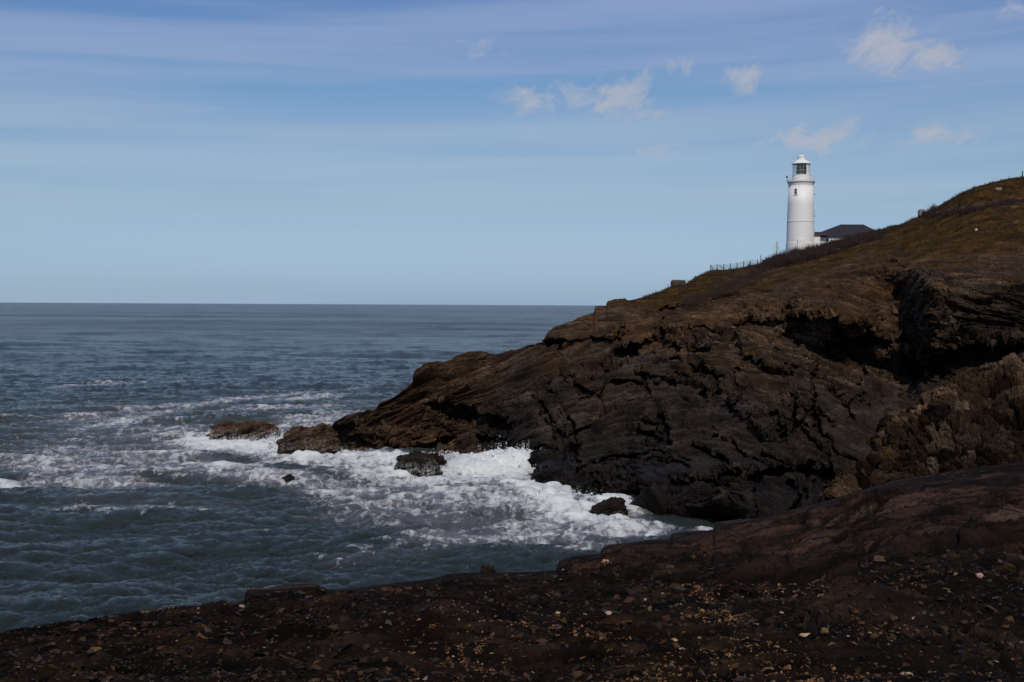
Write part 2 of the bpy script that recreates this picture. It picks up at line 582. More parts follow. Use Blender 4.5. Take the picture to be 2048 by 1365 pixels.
# hollows (depth > 0) and noses (depth < 0): line in the photo, half width in px, metres
STROKES = [
    ([(1590, 664), (1680, 690), (1760, 708), (1820, 760)], 32, 4.5), ([(1680, 730), (1790, 775), (1860, 800)], 60, 5),
    ([(1800, 590), (1818, 660), (1825, 740)], 20, 3.5), ([(1770, 560), (1800, 590)], 18, 1.5),
    ([(1400, 740), (1425, 765), (1420, 790)], 16, 3.5), ([(1240, 705), (1300, 695), (1320, 680)], 14, 3.5), ([(1215, 740), (1260, 705)], 12, 4),
    ([(1060, 692), (1130, 700)], 8, 4), ([(870, 812), (940, 838), (1010, 850)], 18, 5), ([(960, 878), (1010, 880)], 10, 3),
    ([(1075, 800), (1110, 860), (1150, 905)], 9, 3), ([(1320, 830), (1330, 880)], 10, 4), ([(1280, 868), (1320, 885)], 10, 3),
    ([(1548, 830), (1566, 870)], 8, 4), ([(1590, 815), (1586, 865)], 7, 4), ([(1625, 815), (1640, 860)], 7, 4),
    ([(1880, 730), (1960, 715), (2080, 700)], 26, 6), ([(1330, 628), (1400, 610), (1470, 590)], 9, 3), ([(1450, 965), (1640, 955)], 26, 4),
    ([(1480, 655), (1560, 640)], 12, 3), ([(1130, 590 + 160), (1180, 800)], 10, 2.5),
    ([(1600, 615), (1680, 620), (1740, 640)], 20, -5), ([(1100, 668), (1230, 660)], 18, -4), ([(1340, 660), (1390, 680)], 22, -3),
    ([(1290, 735), (1370, 745)], 16, -3), ([(1480, 800), (1540, 850)], 24, -3), ([(1110, 765), (1190, 770)], 18, -2.5), ([(1860, 560), (1870, 680)], 26, -4),
    ([(1090, 950), (1240, 960)], 24, -3), ([(720, 860), (860, 880)], 16, -2), ([(1500, 700), (1580, 730)], 18, -3)]
wob = fbm(np.c_[PX.ravel() / 26, PY.ravel() / 26, 0 * PX.ravel()], 4, 0.55, 21).reshape(PX.shape)
wob2 = fbm(np.c_[PX.ravel() / 26 + 50, PY.ravel() / 26, 0 * PX.ravel()], 4, 0.55, 22).reshape(PX.shape)
for line, hw, dep in STROKES:
    dd = poly_dist(PX + wob * 26, PY + wob2 * 20, line) / hw
    D += dep * (1 - sstep(dd, 0.55, 1.25))
_r5 = np.random.RandomState(5)
for _k in range(46):                                   # fissures along and across the beds
    x0_, y0_ = _r5.uniform(960, 1900), _r5.uniform(640, 1000)
    if y0_ < sky_c(x0_) + 60 or y0_ > bot_c(x0_) - 30:
        continue
    a_ = math.radians(np.interp(x0_, [800, 1250, 1450, 1800], [-16, -14, 20, 34]) + _r5.normal(0, 8) + (70 if _r5.uniform() < .3 else 0))
    ln_ = _r5.uniform(30, 110)
    line = [(x0_, y0_), (x0_ + ln_ * math.cos(a_), y0_ + ln_ * math.sin(a_)), (x0_ + 1.7 * ln_ * math.cos(a_ + .25), y0_ + 1.7 * ln_ * math.sin(a_ + .25))]
    hw, dep = _r5.uniform(2.5, 5.5), _r5.uniform(1.0, 3.0)
    c0_, c1_ = np.searchsorted(px, min(q_[0] for q_ in line) - 60), np.searchsorted(px, max(q_[0] for q_ in line) + 60)
    dd = poly_dist(PX[:, c0_:c1_] + wob[:, c0_:c1_] * 16, PY[:, c0_:c1_] + wob2[:, c0_:c1_] * 12, line) / hw
    D[:, c0_:c1_] += dep * (1 - sstep(dd, 0.3, 1.4))
P = at(PX, PY, D)
# what grows where
GR = curve([(640, 560), (1180, 590), (1230, 604), (1260, 612), (1320, 612), (1400, 606), (1470, 588), (1546, 584), (1620, 574), (1660, 556), (1700, 532), (1740, 514),
            (1790, 500), (1830, 522), (1900, 516), (1970, 507), (2048, 490), (2400, 460)])
edge = GR(PX) + wob * 22
grass = sstep(edge + wob2 * 14 - PY, -20, 18)
grass *= 1 - 0.85 * (1 - sstep(poly_dist(PX + wob * 14, PY + wob2 * 8, [(1520, 588), (1600, 562), (1680, 540), (1730, 510)]), 2, 11))
for ln, hw in (([(1530, 560), (1580, 545)], 3), ([(1625, 512), (1690, 494)], 3), ([(1640, 520), (1660, 517)], 3), ([(1850, 428), (1900, 418), (1960, 412), (2048, 398), (2300, 372)], 6),
               ([(2010, 445), (2035, 437)], 4), ([(2026, 414), (2048, 408)], 3), ([(1700, 478), (1760, 490)], 2)):
    grass *= 1 - (1 - sstep(poly_dist(PX + wob * 10, PY + wob2 * 5, ln), hw * .4, hw * 1.5)) * 0.9
brush = (1 - sstep(poly_dist(PX, PY, [(1375, 612), (1430, 590), (1480, 560), (1540, 533)]), 8, 22))
n_ = grid_normals(P)
n_ *= np.sign((n_ * (CAM - P)).sum(-1, keepdims=True))
rel, cell = rock_relief(P.reshape(-1, 3), 1, 1.0, lambda x: np.interp(x, [-40, 5, 18, 30, 60], [-13, 2.5, 3.5, -1.5, -15]))
rel, cell = rel.reshape(PX.shape), cell.reshape(PX.shape)
near_top = sstep(PY - sk[None], 0, 14)                 # keep the drawn skyline
turf = 0.5 * fbm(P.reshape(-1, 3) / 5, 5, 0.6, 40).reshape(PX.shape) + 0.25 * fbm(P.reshape(-1, 3) / 0.9, 3, 0.6, 44).reshape(PX.shape)
face_ = np.abs((n_ * (CAM - P)).sum(-1)) / np.linalg.norm(CAM - P, axis=2)
face_ = np.clip(0.02 + 1.7 * face_, 0.10, 1.0)
disp = rel * face_ * (1 - grass) * (0.25 + 0.75 * near_top) + turf * grass * (0.35 + 0.65 * near_top)
P = P + n_ * disp[..., None]
# the far side of the brow: falls to the sea on the point, runs on as a field behind the tower
t_ = np.linspace(0, 1, NB + 1)[1:, None]
sea_side = 1 - sstep(px, 1180, 1330)[None]
Ptop = P[-1]
ray = Ptop[:, :2] - CAM[:2]
ray /= np.linalg.norm(ray, axis=1)[:, None]
Lb = 28 * sea_side + (1 - sea_side) * 320
back = t_ ** 1.8 * Lb
xy = Ptop[None, :, :2] + ray[None] * back[..., None]
Ds = np.linalg.norm(Ptop[:, :2] - CAM[:2], axis=1)[None]
slope = ((Ptop[:, 2] - CAM[2]) / Ds[0])[None]
z_sea = Ptop[None, :, 2] - (Ptop[None, :, 2] + 2) * t_ ** 1.15
z_fld = Ptop[None, :, 2] + back * slope * 0.93 - 3.2 * (1 - np.exp(-back / 14)) * 0.35 - sstep(back, 180, 320) * 40
zb = z_sea * sea_side + z_fld * (1 - sea_side)
zb = zb + 0.5 * fbm(np.c_[xy.reshape(-1, 2) / 6, zb.ravel() * 0], 4, 0.55, 50).reshape(zb.shape) * np.minimum(1, back / 6)
Pb = np.concatenate([xy, zb[..., None]], 2)
PA = np.concatenate([P, Pb], 0)
ext = lambda a: np.concatenate([a, np.repeat(a[-1:], NB, 0)], 0)
wetz = 0.55 * (1 - sstep(PA[..., 2] + ext(wob) * 2.4, 1.6, 6.0)) + 0.45 * (1 - sstep(PA[..., 2] + ext(wob) * 5, 4.0, 15.0))
reefdry = sstep(px, 900, 1000)[None] * 0.75 + 0.25
cliff_shade = ext(sstep(PX + wob * 60, 1760, 1880) * sstep(PY + wob2 * 45 - GR(PX), 10, 120))      # shade of the steep cliff above the gully, put into the colour
wet_and_shade = np.maximum(wetz * reefdry, 0.5 * cliff_shade)  # real wetness, plus the shade painted on the right-hand cliff
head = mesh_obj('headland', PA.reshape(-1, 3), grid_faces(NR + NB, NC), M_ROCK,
                attrs={'dry': np.maximum(sstep(PA[..., 2] + ext(wob) * 5, 8, 16), 1 - sstep(px, 930, 1010)[None]) * (1 - 0.6 * cliff_shade), 'grass': ext(grass * (1 - 0.55 * brush)), 'cell': ext(cell), 'wet': wet_and_shade, 'moss': np.clip(1 - sstep(PA[..., 2], 22, 30) * 0, 0, 1) * sstep(PA[..., 2], 3, 9)})  # dry is lowered and wet raised by the painted cliff shade
tag(head, kind='structure')


def on_head(qx, qy):
    """a point of the finished hillside nearest to a photo pixel"""
    j = int(round(np.interp(qx, px, np.arange(NC))))
    i = int(np.argmin(abs(PY[:, j] - qy)))
    return PA[i, j].copy()


# ================================================================== SEA
def ocean(N, L, Lw, wdir, rms, seed, spread=2):
    r = np.random.RandomState(seed)
    k1 = np.fft.fftfreq(N, L / N) * 2 * math.pi
    kx, ky = np.meshgrid(k1, k1, indexing='ij')
    k = np.sqrt(kx ** 2 + ky ** 2)
    k[0, 0] = 1
    c = (kx * wdir[0] + ky * wdir[1]) / k
    ph = np.exp(-1 / (k * Lw) ** 2) / k ** 4 * np.abs(c) ** spread * np.exp(-(k * 0.02) ** 2)
    ph[0, 0] = 0
    h = (r.normal(size=(N, N)) + 1j * r.normal(size=(N, N))) * np.sqrt(ph)
    z = np.fft.ifft2(h).real
    s = rms / z.std()
    return z * s, np.fft.ifft2(-1j * kx / k * h).real * s, np.fft.ifft2(-1j * ky / k * h).real * s


def sample(fields, x, y, L):
    N = fields[0].shape[0]
    u, w = (x / L * N) % N, (y / L * N) % N
    i, j = np.floor(u).astype(int), np.floor(w).astype(int)
    a, b = u - i, w - j
    i, j = i % N, j % N
    i1, j1 = (i + 1) % N, (j + 1) % N
    return [f[i, j] * (1 - a) * (1 - b) + f[i1, j] * a * (1 - b) + f[i, j1] * (1 - a) * b + f[i1, j1] * a * b for f in fields]


sea_rows = np.concatenate([np.linspace(1560, 1300, 40)[:-1], np.linspace(1300, 900, 420)[:-1], np.linspace(900, 640, 330)[:-1], 610 + 30 * np.linspace(1, 0.02, 60)])
sxs = np.linspace(-420, 2100, 1500)
SX, SY0 = np.meshgrid(sxs, sea_rows)
SY = SY0 - hor(1024) + hor(SX)
SD = (18.0 * F) / np.maximum(SY0 - 610.0, 0.55)
az_ = (SX - 1024) / F
sxw = az_ * SD
syw = SD
cr = lambda a_: (math.cos(a_), math.sin(a_))
fA = ocean(512, 61.0, 0.36, cr(1.40), 0.12, 1, 5)
fB = ocean(512, 230.0, 2.1, cr(1.70), 0.27, 2, 5)
fC = ocean(512, 1900.0, 16.0, cr(1.6), 0.55, 3, 10)
xr, yr = sxw.ravel(), syw.ravel()
A = sample(fA, xr * 0.966 + yr * 0.259, yr * 0.966 - xr * 0.259, 61.0)
B = sample(fB, xr, yr, 230.0)
C = sample(fC, xr, yr, 1900.0)
gust = np.clip(1.0 + 0.9 * fbm(np.stack([xr / 26.0, yr / 60.0, 0 * xr], 1), 3, 0.5, 58), 0.65, 1.7)
A = [a_ * gust for a_ in A]
fade = (1 / (1 + (SD / 330.0) ** 4)).ravel()
z = A[0] * (0.10 + 0.90 * fade) + B[0] * 0.85 * (0.35 + 0.65 * fade) + C[0] * sstep(yr, 150, 420)
dxw = (A[1] * 1.3 + B[1] * 1.3) * fade
dyw = (A[2] * 1.3 + B[2] * 1.3) * fade
# --- where the water is white: photo px x, y, half width, half height, slope, amount
FOAM = [(470, 888, 105, 14, .02, 1.05), (560, 904, 120, 14, .06, .95), (400, 882, 80, 10, -.1, .7), (610, 858, 80, 10, -.1, .6), (640, 838, 120, 12, -.12, .5), (760, 922, 130, 14, .02, .9),
        (840, 955, 150, 20, .05, .75), (640, 925, 110, 16, .1, .74), (560, 962, 100, 13, .08, .66), (980, 948, 110, 22, -.08, 1.0), (1040, 935, 50, 24, -.4, 1.0), (1070, 985, 90, 26, .3, .85),
        (1110, 1015, 60, 26, .5, .9), (960, 1000, 190, 28, .1, .66), (1200, 1050, 120, 28, .15, .72), (1150, 1040, 90, 20, .1, .82), (1290, 1062, 60, 12, .05, .8), (1230, 1020, 60, 14, .2, .85),
        (980, 1082, 170, 18, -.02, .6), (900, 1070, 100, 12, -.06, .55), (1080, 1066, 130, 24, .05, .6), (1170, 1100, 60, 10, -.1, .5), (800, 1010, 200, 30, .08, .44), (700, 985, 160, 20, .1, .46), (340, 930, 190, 24, .08, .52),
        (120, 935, 180, 26, .05, .5), (40, 970, 80, 8, .02, .62), (210, 965, 170, 10, .03, .55), (420, 945, 80, 14, .1, .52), (200, 905, 220, 22, .02, .44), (240, 845, 150, 9, -.2, .5), (330, 868, 130, 14, -.1, .46),
        (470, 800, 240, 4, -.09, .55), (620, 796, 90, 4, -.06, .6), (330, 822, 200, 5, -.16, .5), (160, 838, 100, 7, -.1, .47), (560, 815, 180, 7, -.05, .5), (180, 772, 120, 3, -.05, .45), (330, 766, 90, 2.5, -.06, .42),
        (90, 812, 80, 4, -.05, .36), (300, 1010, 300, 30, 0, .27), (800, 1110, 220, 20, -.1, .3), (1450, 1064, 60, 6, -.1, .62), (250, 880, 260, 60, 0, .33), (900, 1030, 300, 45, 0, .42)]
dens = np.zeros(xr.shape)
fx, fy = SX.ravel(), SY.ravel()
for (qx, qy, hw, hh, slp, am) in FOAM:
    ex = (fx - qx) / hw
    ey = (fy - qy - slp * (fx - qx)) / hh
    dens = np.maximum(dens, am * np.exp(-0.5 * (ex ** 2 + ey ** 2) ** 1.3))
pw = np.stack([xr, yr * 0.8, 0 * xr], 1)
near = yr < 420
pn_ = pw[near]
warp = np.stack([fbm(pn_ / 4.0, 4, 0.55, 60), fbm(pn_ / 4.0, 4, 0.55, 61), 0 * pn_[:, 0]], 1)
lace = 0.50 * fbm((pn_ + warp * 3.2) / np.array([2.2, 3.6, 1]), 4, 0.58, 62, True) + 0.35 * fbm((pn_ + warp * 3) / np.array([9.0, 11.0, 1]), 4, 0.55, 63) \
    + 0.30 * fbm((pn_ + warp * 1.6) / np.array([0.9, 1.9, 1]), 3, 0.6, 64, True)
crest = sstep((A[0] + 0.5 * B[0])[near] / 0.2, 0.7, 2.4)
foam = np.zeros(xr.shape)
foam[near] = np.clip((dens[near] * 1.25 + lace * 0.80 + crest * 0.34 - 0.75) / 0.85, 0, 1)
foam = np.maximum(foam, 0)
rough_water = sstep(dens, 0.25, 0.9)
z = z + np.where(near, rough_water * 0.25 * np.where(near, 1, 0) * (A[0] * 1.8 + B[0] * 0.9), 0)
zz = np.zeros(xr.shape)
churn = np.zeros(xr.shape)
churn[near] = fbm(pn_ / 1.5, 5, 0.62, 66)
zz = foam * 0.06 + 0.20 * rough_water * churn
# breakers against the point and the rocks
for (qx, qy, rx, ry, hgt) in [(1000, 940, 9.0, 2.6, 0.9), (1048, 934, 4.0, 2.6, 1.3), (950, 944, 6, 2.6, 0.6), (1095, 1000, 5, 3, .8), (1110, 1030, 4.5, 3, .5), (480, 890, 7, 2.5, .25), (566, 955, 4, 2.5, .8), (1210, 1026, 3.5, 2, .2)]:
    D1 = float(seaD(qx, qy))
    x1 = float(at(qx, qy, D1)[0])
    g = np.exp(-0.5 * (((xr - x1) / rx) ** 2 + ((yr - D1) / ry) ** 2))
    zz = zz + hgt * g * np.clip(0.85 + 0.5 * churn, 0, 2)
z = z + zz
green = np.clip(0.15 + 0.9 * np.exp(-((yr - 175) / 70.0) ** 2) + rough_water * 0.3, 0, 1)
sv = np.stack([xr + dxw, yr + dyw, z], 1)


def sea_material():
    m, t, b, out = new_mat('sea_water')
    co = t.n('ShaderNodeTexCoord').outputs['Object']
    sp = t.n('ShaderNodeSeparateXYZ')
    t.put(sp.inputs[0], co)
    yv = sp.outputs[1]
    far = t.ss(yv, 120, 900)
    # long wind bands far out
    bands = t.noise(t.scaled(co, (0.0011, 0.0052, 0)), 1.0, 4, 0.55, 0.4)
    g = t.attr('green').outputs['Fac']
    c = t.mix(g, (0.013, 0.022, 0.025), (0.040, 0.047, 0.037))
    c = t.mix(t.math('MULTIPLY', t.ss(bands, 0.42, 0.62), far), c, (0.092, 0.100, 0.092))
    fl = t.noise(t.scaled(co, (0.30, 0.16, 1.0)), 1.0, 6, 0.65, 1.0)
    milk = t.math('MULTIPLY', t.attr('milk').outputs['Fac'], t.ss(fl, 0.30, 0.66, 0.35, 1.0))
    c = t.mix(milk, c, (0.215, 0.205, 0.245))
    t.put(b.inputs['Base Color'], c)
    t.put(b.inputs['Roughness'], t.math('ADD', 0.10, t.math('MULTIPLY', far, 0.16)))
    b.inputs['IOR'].default_value = 1.333
    w1 = t.noise(t.scaled(co, (0.6, 1.0, 1)), 4.2, 7, 0.66, 0.6)
    w2 = t.noise(t.scaled(co, (0.02, 0.05, 1)), 4.0, 5, 0.6, 0.3)
    bp = t.n('ShaderNodeBump')
    t.put(bp.inputs['Strength'], t.math('ADD', 0.85, t.math('MULTIPLY', far, -0.05)))
    bp.inputs['Distance'].default_value = 0.5
    t.put(bp.inputs['Height'], t.math('ADD', w1, t.math('MULTIPLY', w2, t.math('MULTIPLY', far, 9.0))))
    t.put(b.inputs['Normal'], bp.outputs[0])
    fo = t.attr('foam').outputs['Fac']
    wv_ = t.vec('ADD', co, t.scaled(t.noise(co, 0.35, 4, 0.6, 0.0, True), (4.0, 4.0, 0)))
    fn = t.noise(t.scaled(wv_, (1.0, 0.45, 1.0)), 2.2, 6, 0.62, 0.6)
    f1_ = t.noise(t.scaled(wv_, (1.0, 0.42, 1.0)), 0.75, 4, 0.55, 0.4)
    ridge = lambda v_, k_: t.math('SUBTRACT', 1.0, t.math('MULTIPLY', t.math('ABSOLUTE', t.math('SUBTRACT', v_, 0.5)), k_))
    gate = t.ss(fo, 0.0, 0.14)
    web = t.math('ADD', t.math('MULTIPLY', t.math('MAXIMUM', ridge(f1_, 13.0), -0.6), 0.55), t.math('MULTIPLY', t.math('MAXIMUM', ridge(fn, 9.0), -0.6), 0.45))
    ff = t.ss(t.math('ADD', t.math('MULTIPLY', fo, 1.15), t.math('MULTIPLY', t.math('SUBTRACT', web, 0.15), t.math('MULTIPLY', gate, 0.62))), 0.20, 1.0, 0.0, 0.97)
    fb = t.n('ShaderNodeBsdfDiffuse')
    t.put(fb.inputs[0], t.mix(t.math('ADD', t.math('MULTIPLY', fo, 0.55), t.math('MULTIPLY', fl, 0.6)), (0.17, 0.165, 0.19), (0.70, 0.71, 0.69)))
    bp2 = t.n('ShaderNodeBump')
    bp2.inputs['Strength'].default_value = 1.0
    bp2.inputs['Distance'].default_value = 0.16
    t.put(bp2.inputs['Height'], fn)
    t.put(fb.inputs['Normal'], bp2.outputs[0])
    mx = t.n('ShaderNodeMixShader')
    t.put(mx.inputs[0], ff)
    t.put(mx.inputs[1], b.outputs[0])
    t.put(mx.inputs[2], fb.outputs[0])
    t.put(out.inputs[0], mx.outputs[0])
    return m


M_SEA = sea_material()
sea = mesh_obj('water', sv, grid_faces(len(sea_rows), len(sxs)), M_SEA, smooth=True, attrs={'foam': foam, 'green': green, 'milk': sstep(dens, 0.16, 0.68)})
tag(sea, kind='structure')

# ================================================================== FOREGROUND SHORE
EDGE = [(-2600, 1345), (-320, 1340), (0, 1272), (60, 1258), (120, 1249), (230, 1244), (300, 1224), (350, 1214), (450, 1209), (488, 1200), (494, 1180), (560, 1173), (630, 1169), (655, 1181), (700, 1179),
        (760, 1172), (790, 1168), (850, 1160), (900, 1148), (955, 1146), (1000, 1147), (1050, 1146), (1112, 1142), (1118, 1126), (1150, 1116), (1200, 1109), (1208, 1092), (1250, 1086),
        (1300, 1079), (1338, 1076), (1346, 1067), (1426, 1060), (1432, 1046), (1480, 1039), (1530, 1034), (1600, 1016), (1650, 1001), (1700, 986), (1780, 962), (1850, 950),
        (1950, 936), (2048, 921), (2350, 880), (5200, 872)]
edge_c = curve(EDGE)
fpts = [(5200, 880, 46), (5200, 1050, 25), (5200, 1200, 15.5), (5200, 1365, 7.4), (5200, 1480, 4.8), (-2600, 1345, 13.5), (-2600, 1410, 8.6), (-2600, 1480, 5.2), (500, 1365, 8.1), (1500, 1365, 7.5), (1500, 1480, 4.85), (500, 1480, 5.05), (-320, 1340, 14), (0, 1271, 16.5), (250, 1240, 18.5), (480, 1195, 21), (650, 1180, 22.5), (850, 1160, 24), (960, 1145, 26), (1110, 1135, 28), (1210, 1097, 31), (1300, 1080, 33.5), (1420, 1060, 37),
        (1540, 1035, 40), (1650, 1001, 44), (1780, 962, 46), (2048, 921, 46), (2350, 880, 46),
        (0, 1365, 8.6), (-320, 1400, 9), (1024, 1365, 7.6), (2048, 1365, 7.4), (2350, 1365, 7.4), (1024, 1250, 13.4), (1600, 1200, 16.5), (2048, 1200, 15.5), (2350, 1200, 15.5), (1600, 1100, 26.5), (2048, 1050, 26), (2350, 1050, 25), (2048, 980, 35),
        (500, 1280, 12.8), (0, 1310, 12.4), (1300, 1180, 18.6), (1024, 1480, 4.9), (0, 1480, 5.2), (2048, 1480, 4.8), (2350, 1480, 4.8), (-320, 1480, 5.2)]
_fi = RBF([(a, b, 1.0 / c) for a, b, c in fpts])            # 1/D is linear in the picture on a plane
foreD = lambda a, b: 1.0 / np.maximum(_fi(a, b), 0.004)
FR, FB = 620, 26
fpx = np.concatenate([np.linspace(-2600, -300, 70)[:-1], np.linspace(-300, 2330, 1500), np.linspace(2330, 5200, 90)[1:]])
FC = len(fpx)
fe = edge_c(fpx)
fv = np.linspace(0, 1, FR)[:, None] ** 1.0
FPX = np.repeat(fpx[None], FR, 0)
fe_s = smooth1(fe, 45)
fem = fe_s[None] + (fe - fe_s)[None] * sstep(fv, 0.80, 1.0)
FPY = 1470 + (fem - 1470) * fv
FP = at(FPX, FPY, foreD(FPX, FPY))
q = FP.reshape(-1, 3)
wv = np.stack([fbm(q / 5.0 + 9 * j, 3, 0.5, 300 + j) for j in range(3)], 1)
qq = q + wv * np.array([1.6, 1.6, 0.5])
# beds strike to the right and away
ang = 0.50
ca, sa = np.cos(ang), np.sin(ang)
al, ac = qq[:, 0] * ca + qq[:, 1] * sa, -qq[:, 0] * sa + qq[:, 1] * ca
slabm = sstep(fbm(q / 6.0, 3, 0.5, 320) + 1.5 * (1 - sstep(poly_dist(FPX, FPY, [(1480, 1075), (1700, 1050), (2300, 1000)]), 40, 95)).ravel()
              + 0.8 * (1 - sstep(poly_dist(FPX, FPY, [(1150, 1120), (1420, 1085)]), 14, 45)).ravel()
              + 0.9 * (1 - sstep(poly_dist(FPX, FPY, [(500, 1185), (640, 1180)]), 8, 26)).ravel()
              + 0.75 * (1 - sstep(poly_dist(FPX, FPY, [(1500, 1130), (1690, 1150)]), 14, 40)).ravel(), 0.12, 0.45)
zf = 0
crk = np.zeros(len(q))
cellf = 0
for L_, W_, amp, sd in ((13.0, 2.8, 0.34, 4), (6.0, 1.2, 0.17, 1), (2.6, 0.45, 0.12, 2), (0.8, 0.17, 0.05, 3)):
    f1, f2, idv, off = voronoi(np.stack([al / L_, ac / W_, q[:, 2] * 0.2], 1), 330 + sd)
    tilt = off[:, 1] * (0.3 + 1.3 * np.modf(idv * 53.1)[0]) + (idv - .5) * off[:, 0] * 1.5
    m_ = sstep(f2 - f1, 0, 0.07)
    zf = zf + amp * (((idv - 0.5) * 1.0 + tilt * 0.9) * m_ - 0.8 * (1 - m_))
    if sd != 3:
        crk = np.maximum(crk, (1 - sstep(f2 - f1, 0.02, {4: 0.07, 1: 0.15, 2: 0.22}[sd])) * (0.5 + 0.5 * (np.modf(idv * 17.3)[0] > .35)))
    if sd < 3:
        cellf = cellf + 0.5 * idv * np.where(m_ > .5, 1, .2)
zf = zf + 0.045 * perlin(np.stack([al / 1.6, ac / 0.20, 0 * al], 1), 340) + 0.025 * perlin(np.stack([al / .6, ac / .085, 0 * al], 1), 341) + 0.05 * fbm(q / 0.7, 3, .6, 342, True)
rub = 0
for s_, amp, sd in ((0.24, 0.060, 1), (0.10, 0.034, 2)):
    f1, f2, idv, off = voronoi(np.stack([al / (1.9 * s_), ac / (0.75 * s_), q[:, 2] / s_], 1), 350 + sd)
    rub = rub + amp * (idv * 0.9 * sstep(f2 - f1, 0, .25) + 0.6 * (0.6 - f1))
    if sd == 1:
        cellr = idv
lump = 0.16 * fbm(q / 2.2, 4, 0.55, 360) + 0.3 * fbm(q / 7.0, 3, 0.5, 361)
zd = slabm * zf * 1.15 + (1 - slabm) * (rub + 0.40 * zf) + lump
keep = (1 - 0.88 * sstep(fv, 0.90, 0.985) * np.ones((1, FC))).ravel()
# dark turf and lichen mats on the rubble
mat_ = sstep(fbm(q / np.array([3.0, 1.5, 2.0]), 4, 0.6, 370), 0.10, 0.32) * (1 - slabm)
FPd = FP.copy().reshape(-1, 3)
FPd[:, 2] += zd * keep * np.clip(foreD(FPX, FPY).ravel() / 9.0, 0.35, 1.0) + mat_ * 0.03 * fbm(q / 0.08, 3, 0.6, 371)
FPd = FPd.reshape(FR, FC, 3)
tb = np.linspace(0, 1, FB + 1)[1:, None]
etop = FPd[-1]
rayf = etop[:, :2] - CAM[:2]
rayf /= np.linalg.norm(rayf, axis=1)[:, None]
zb = etop[None, :, 2] - (etop[None, :, 2] + 1.5) * tb ** 0.8
oxy = etop[None, :, :2] + rayf[None] * (tb ** 1.3 * 6.0)[..., None]
zb2 = np.concatenate([oxy, zb[..., None]], 2)
rb, _c = rock_relief(zb2.reshape(-1, 3), 400, 0.35)
zb2[..., :2] += rayf[None] * (rb.reshape(FB, FC) * np.minimum(1, tb * 4))[..., None] * 0.6
NF = 14                                                  # the ground runs on under the camera
tn = np.linspace(0.12, 1, NF + 1)[:-1, None]
nxy = FPd[0][None, :, :2] * tn[..., None]
front = np.concatenate([nxy, (FPd[0][None, :, 2] + (16.35 - FPd[0][None, :, 2]) * (1 - tn) * 0.8)[..., None]], 2)
FA = np.concatenate([front, FPd, zb2], 0)
extf = lambda a: np.concatenate([np.repeat(a.reshape(FR, FC)[:1], NF, 0), a.reshape(FR, FC), np.repeat(a.reshape(FR, FC)[-1:], FB, 0)], 0)


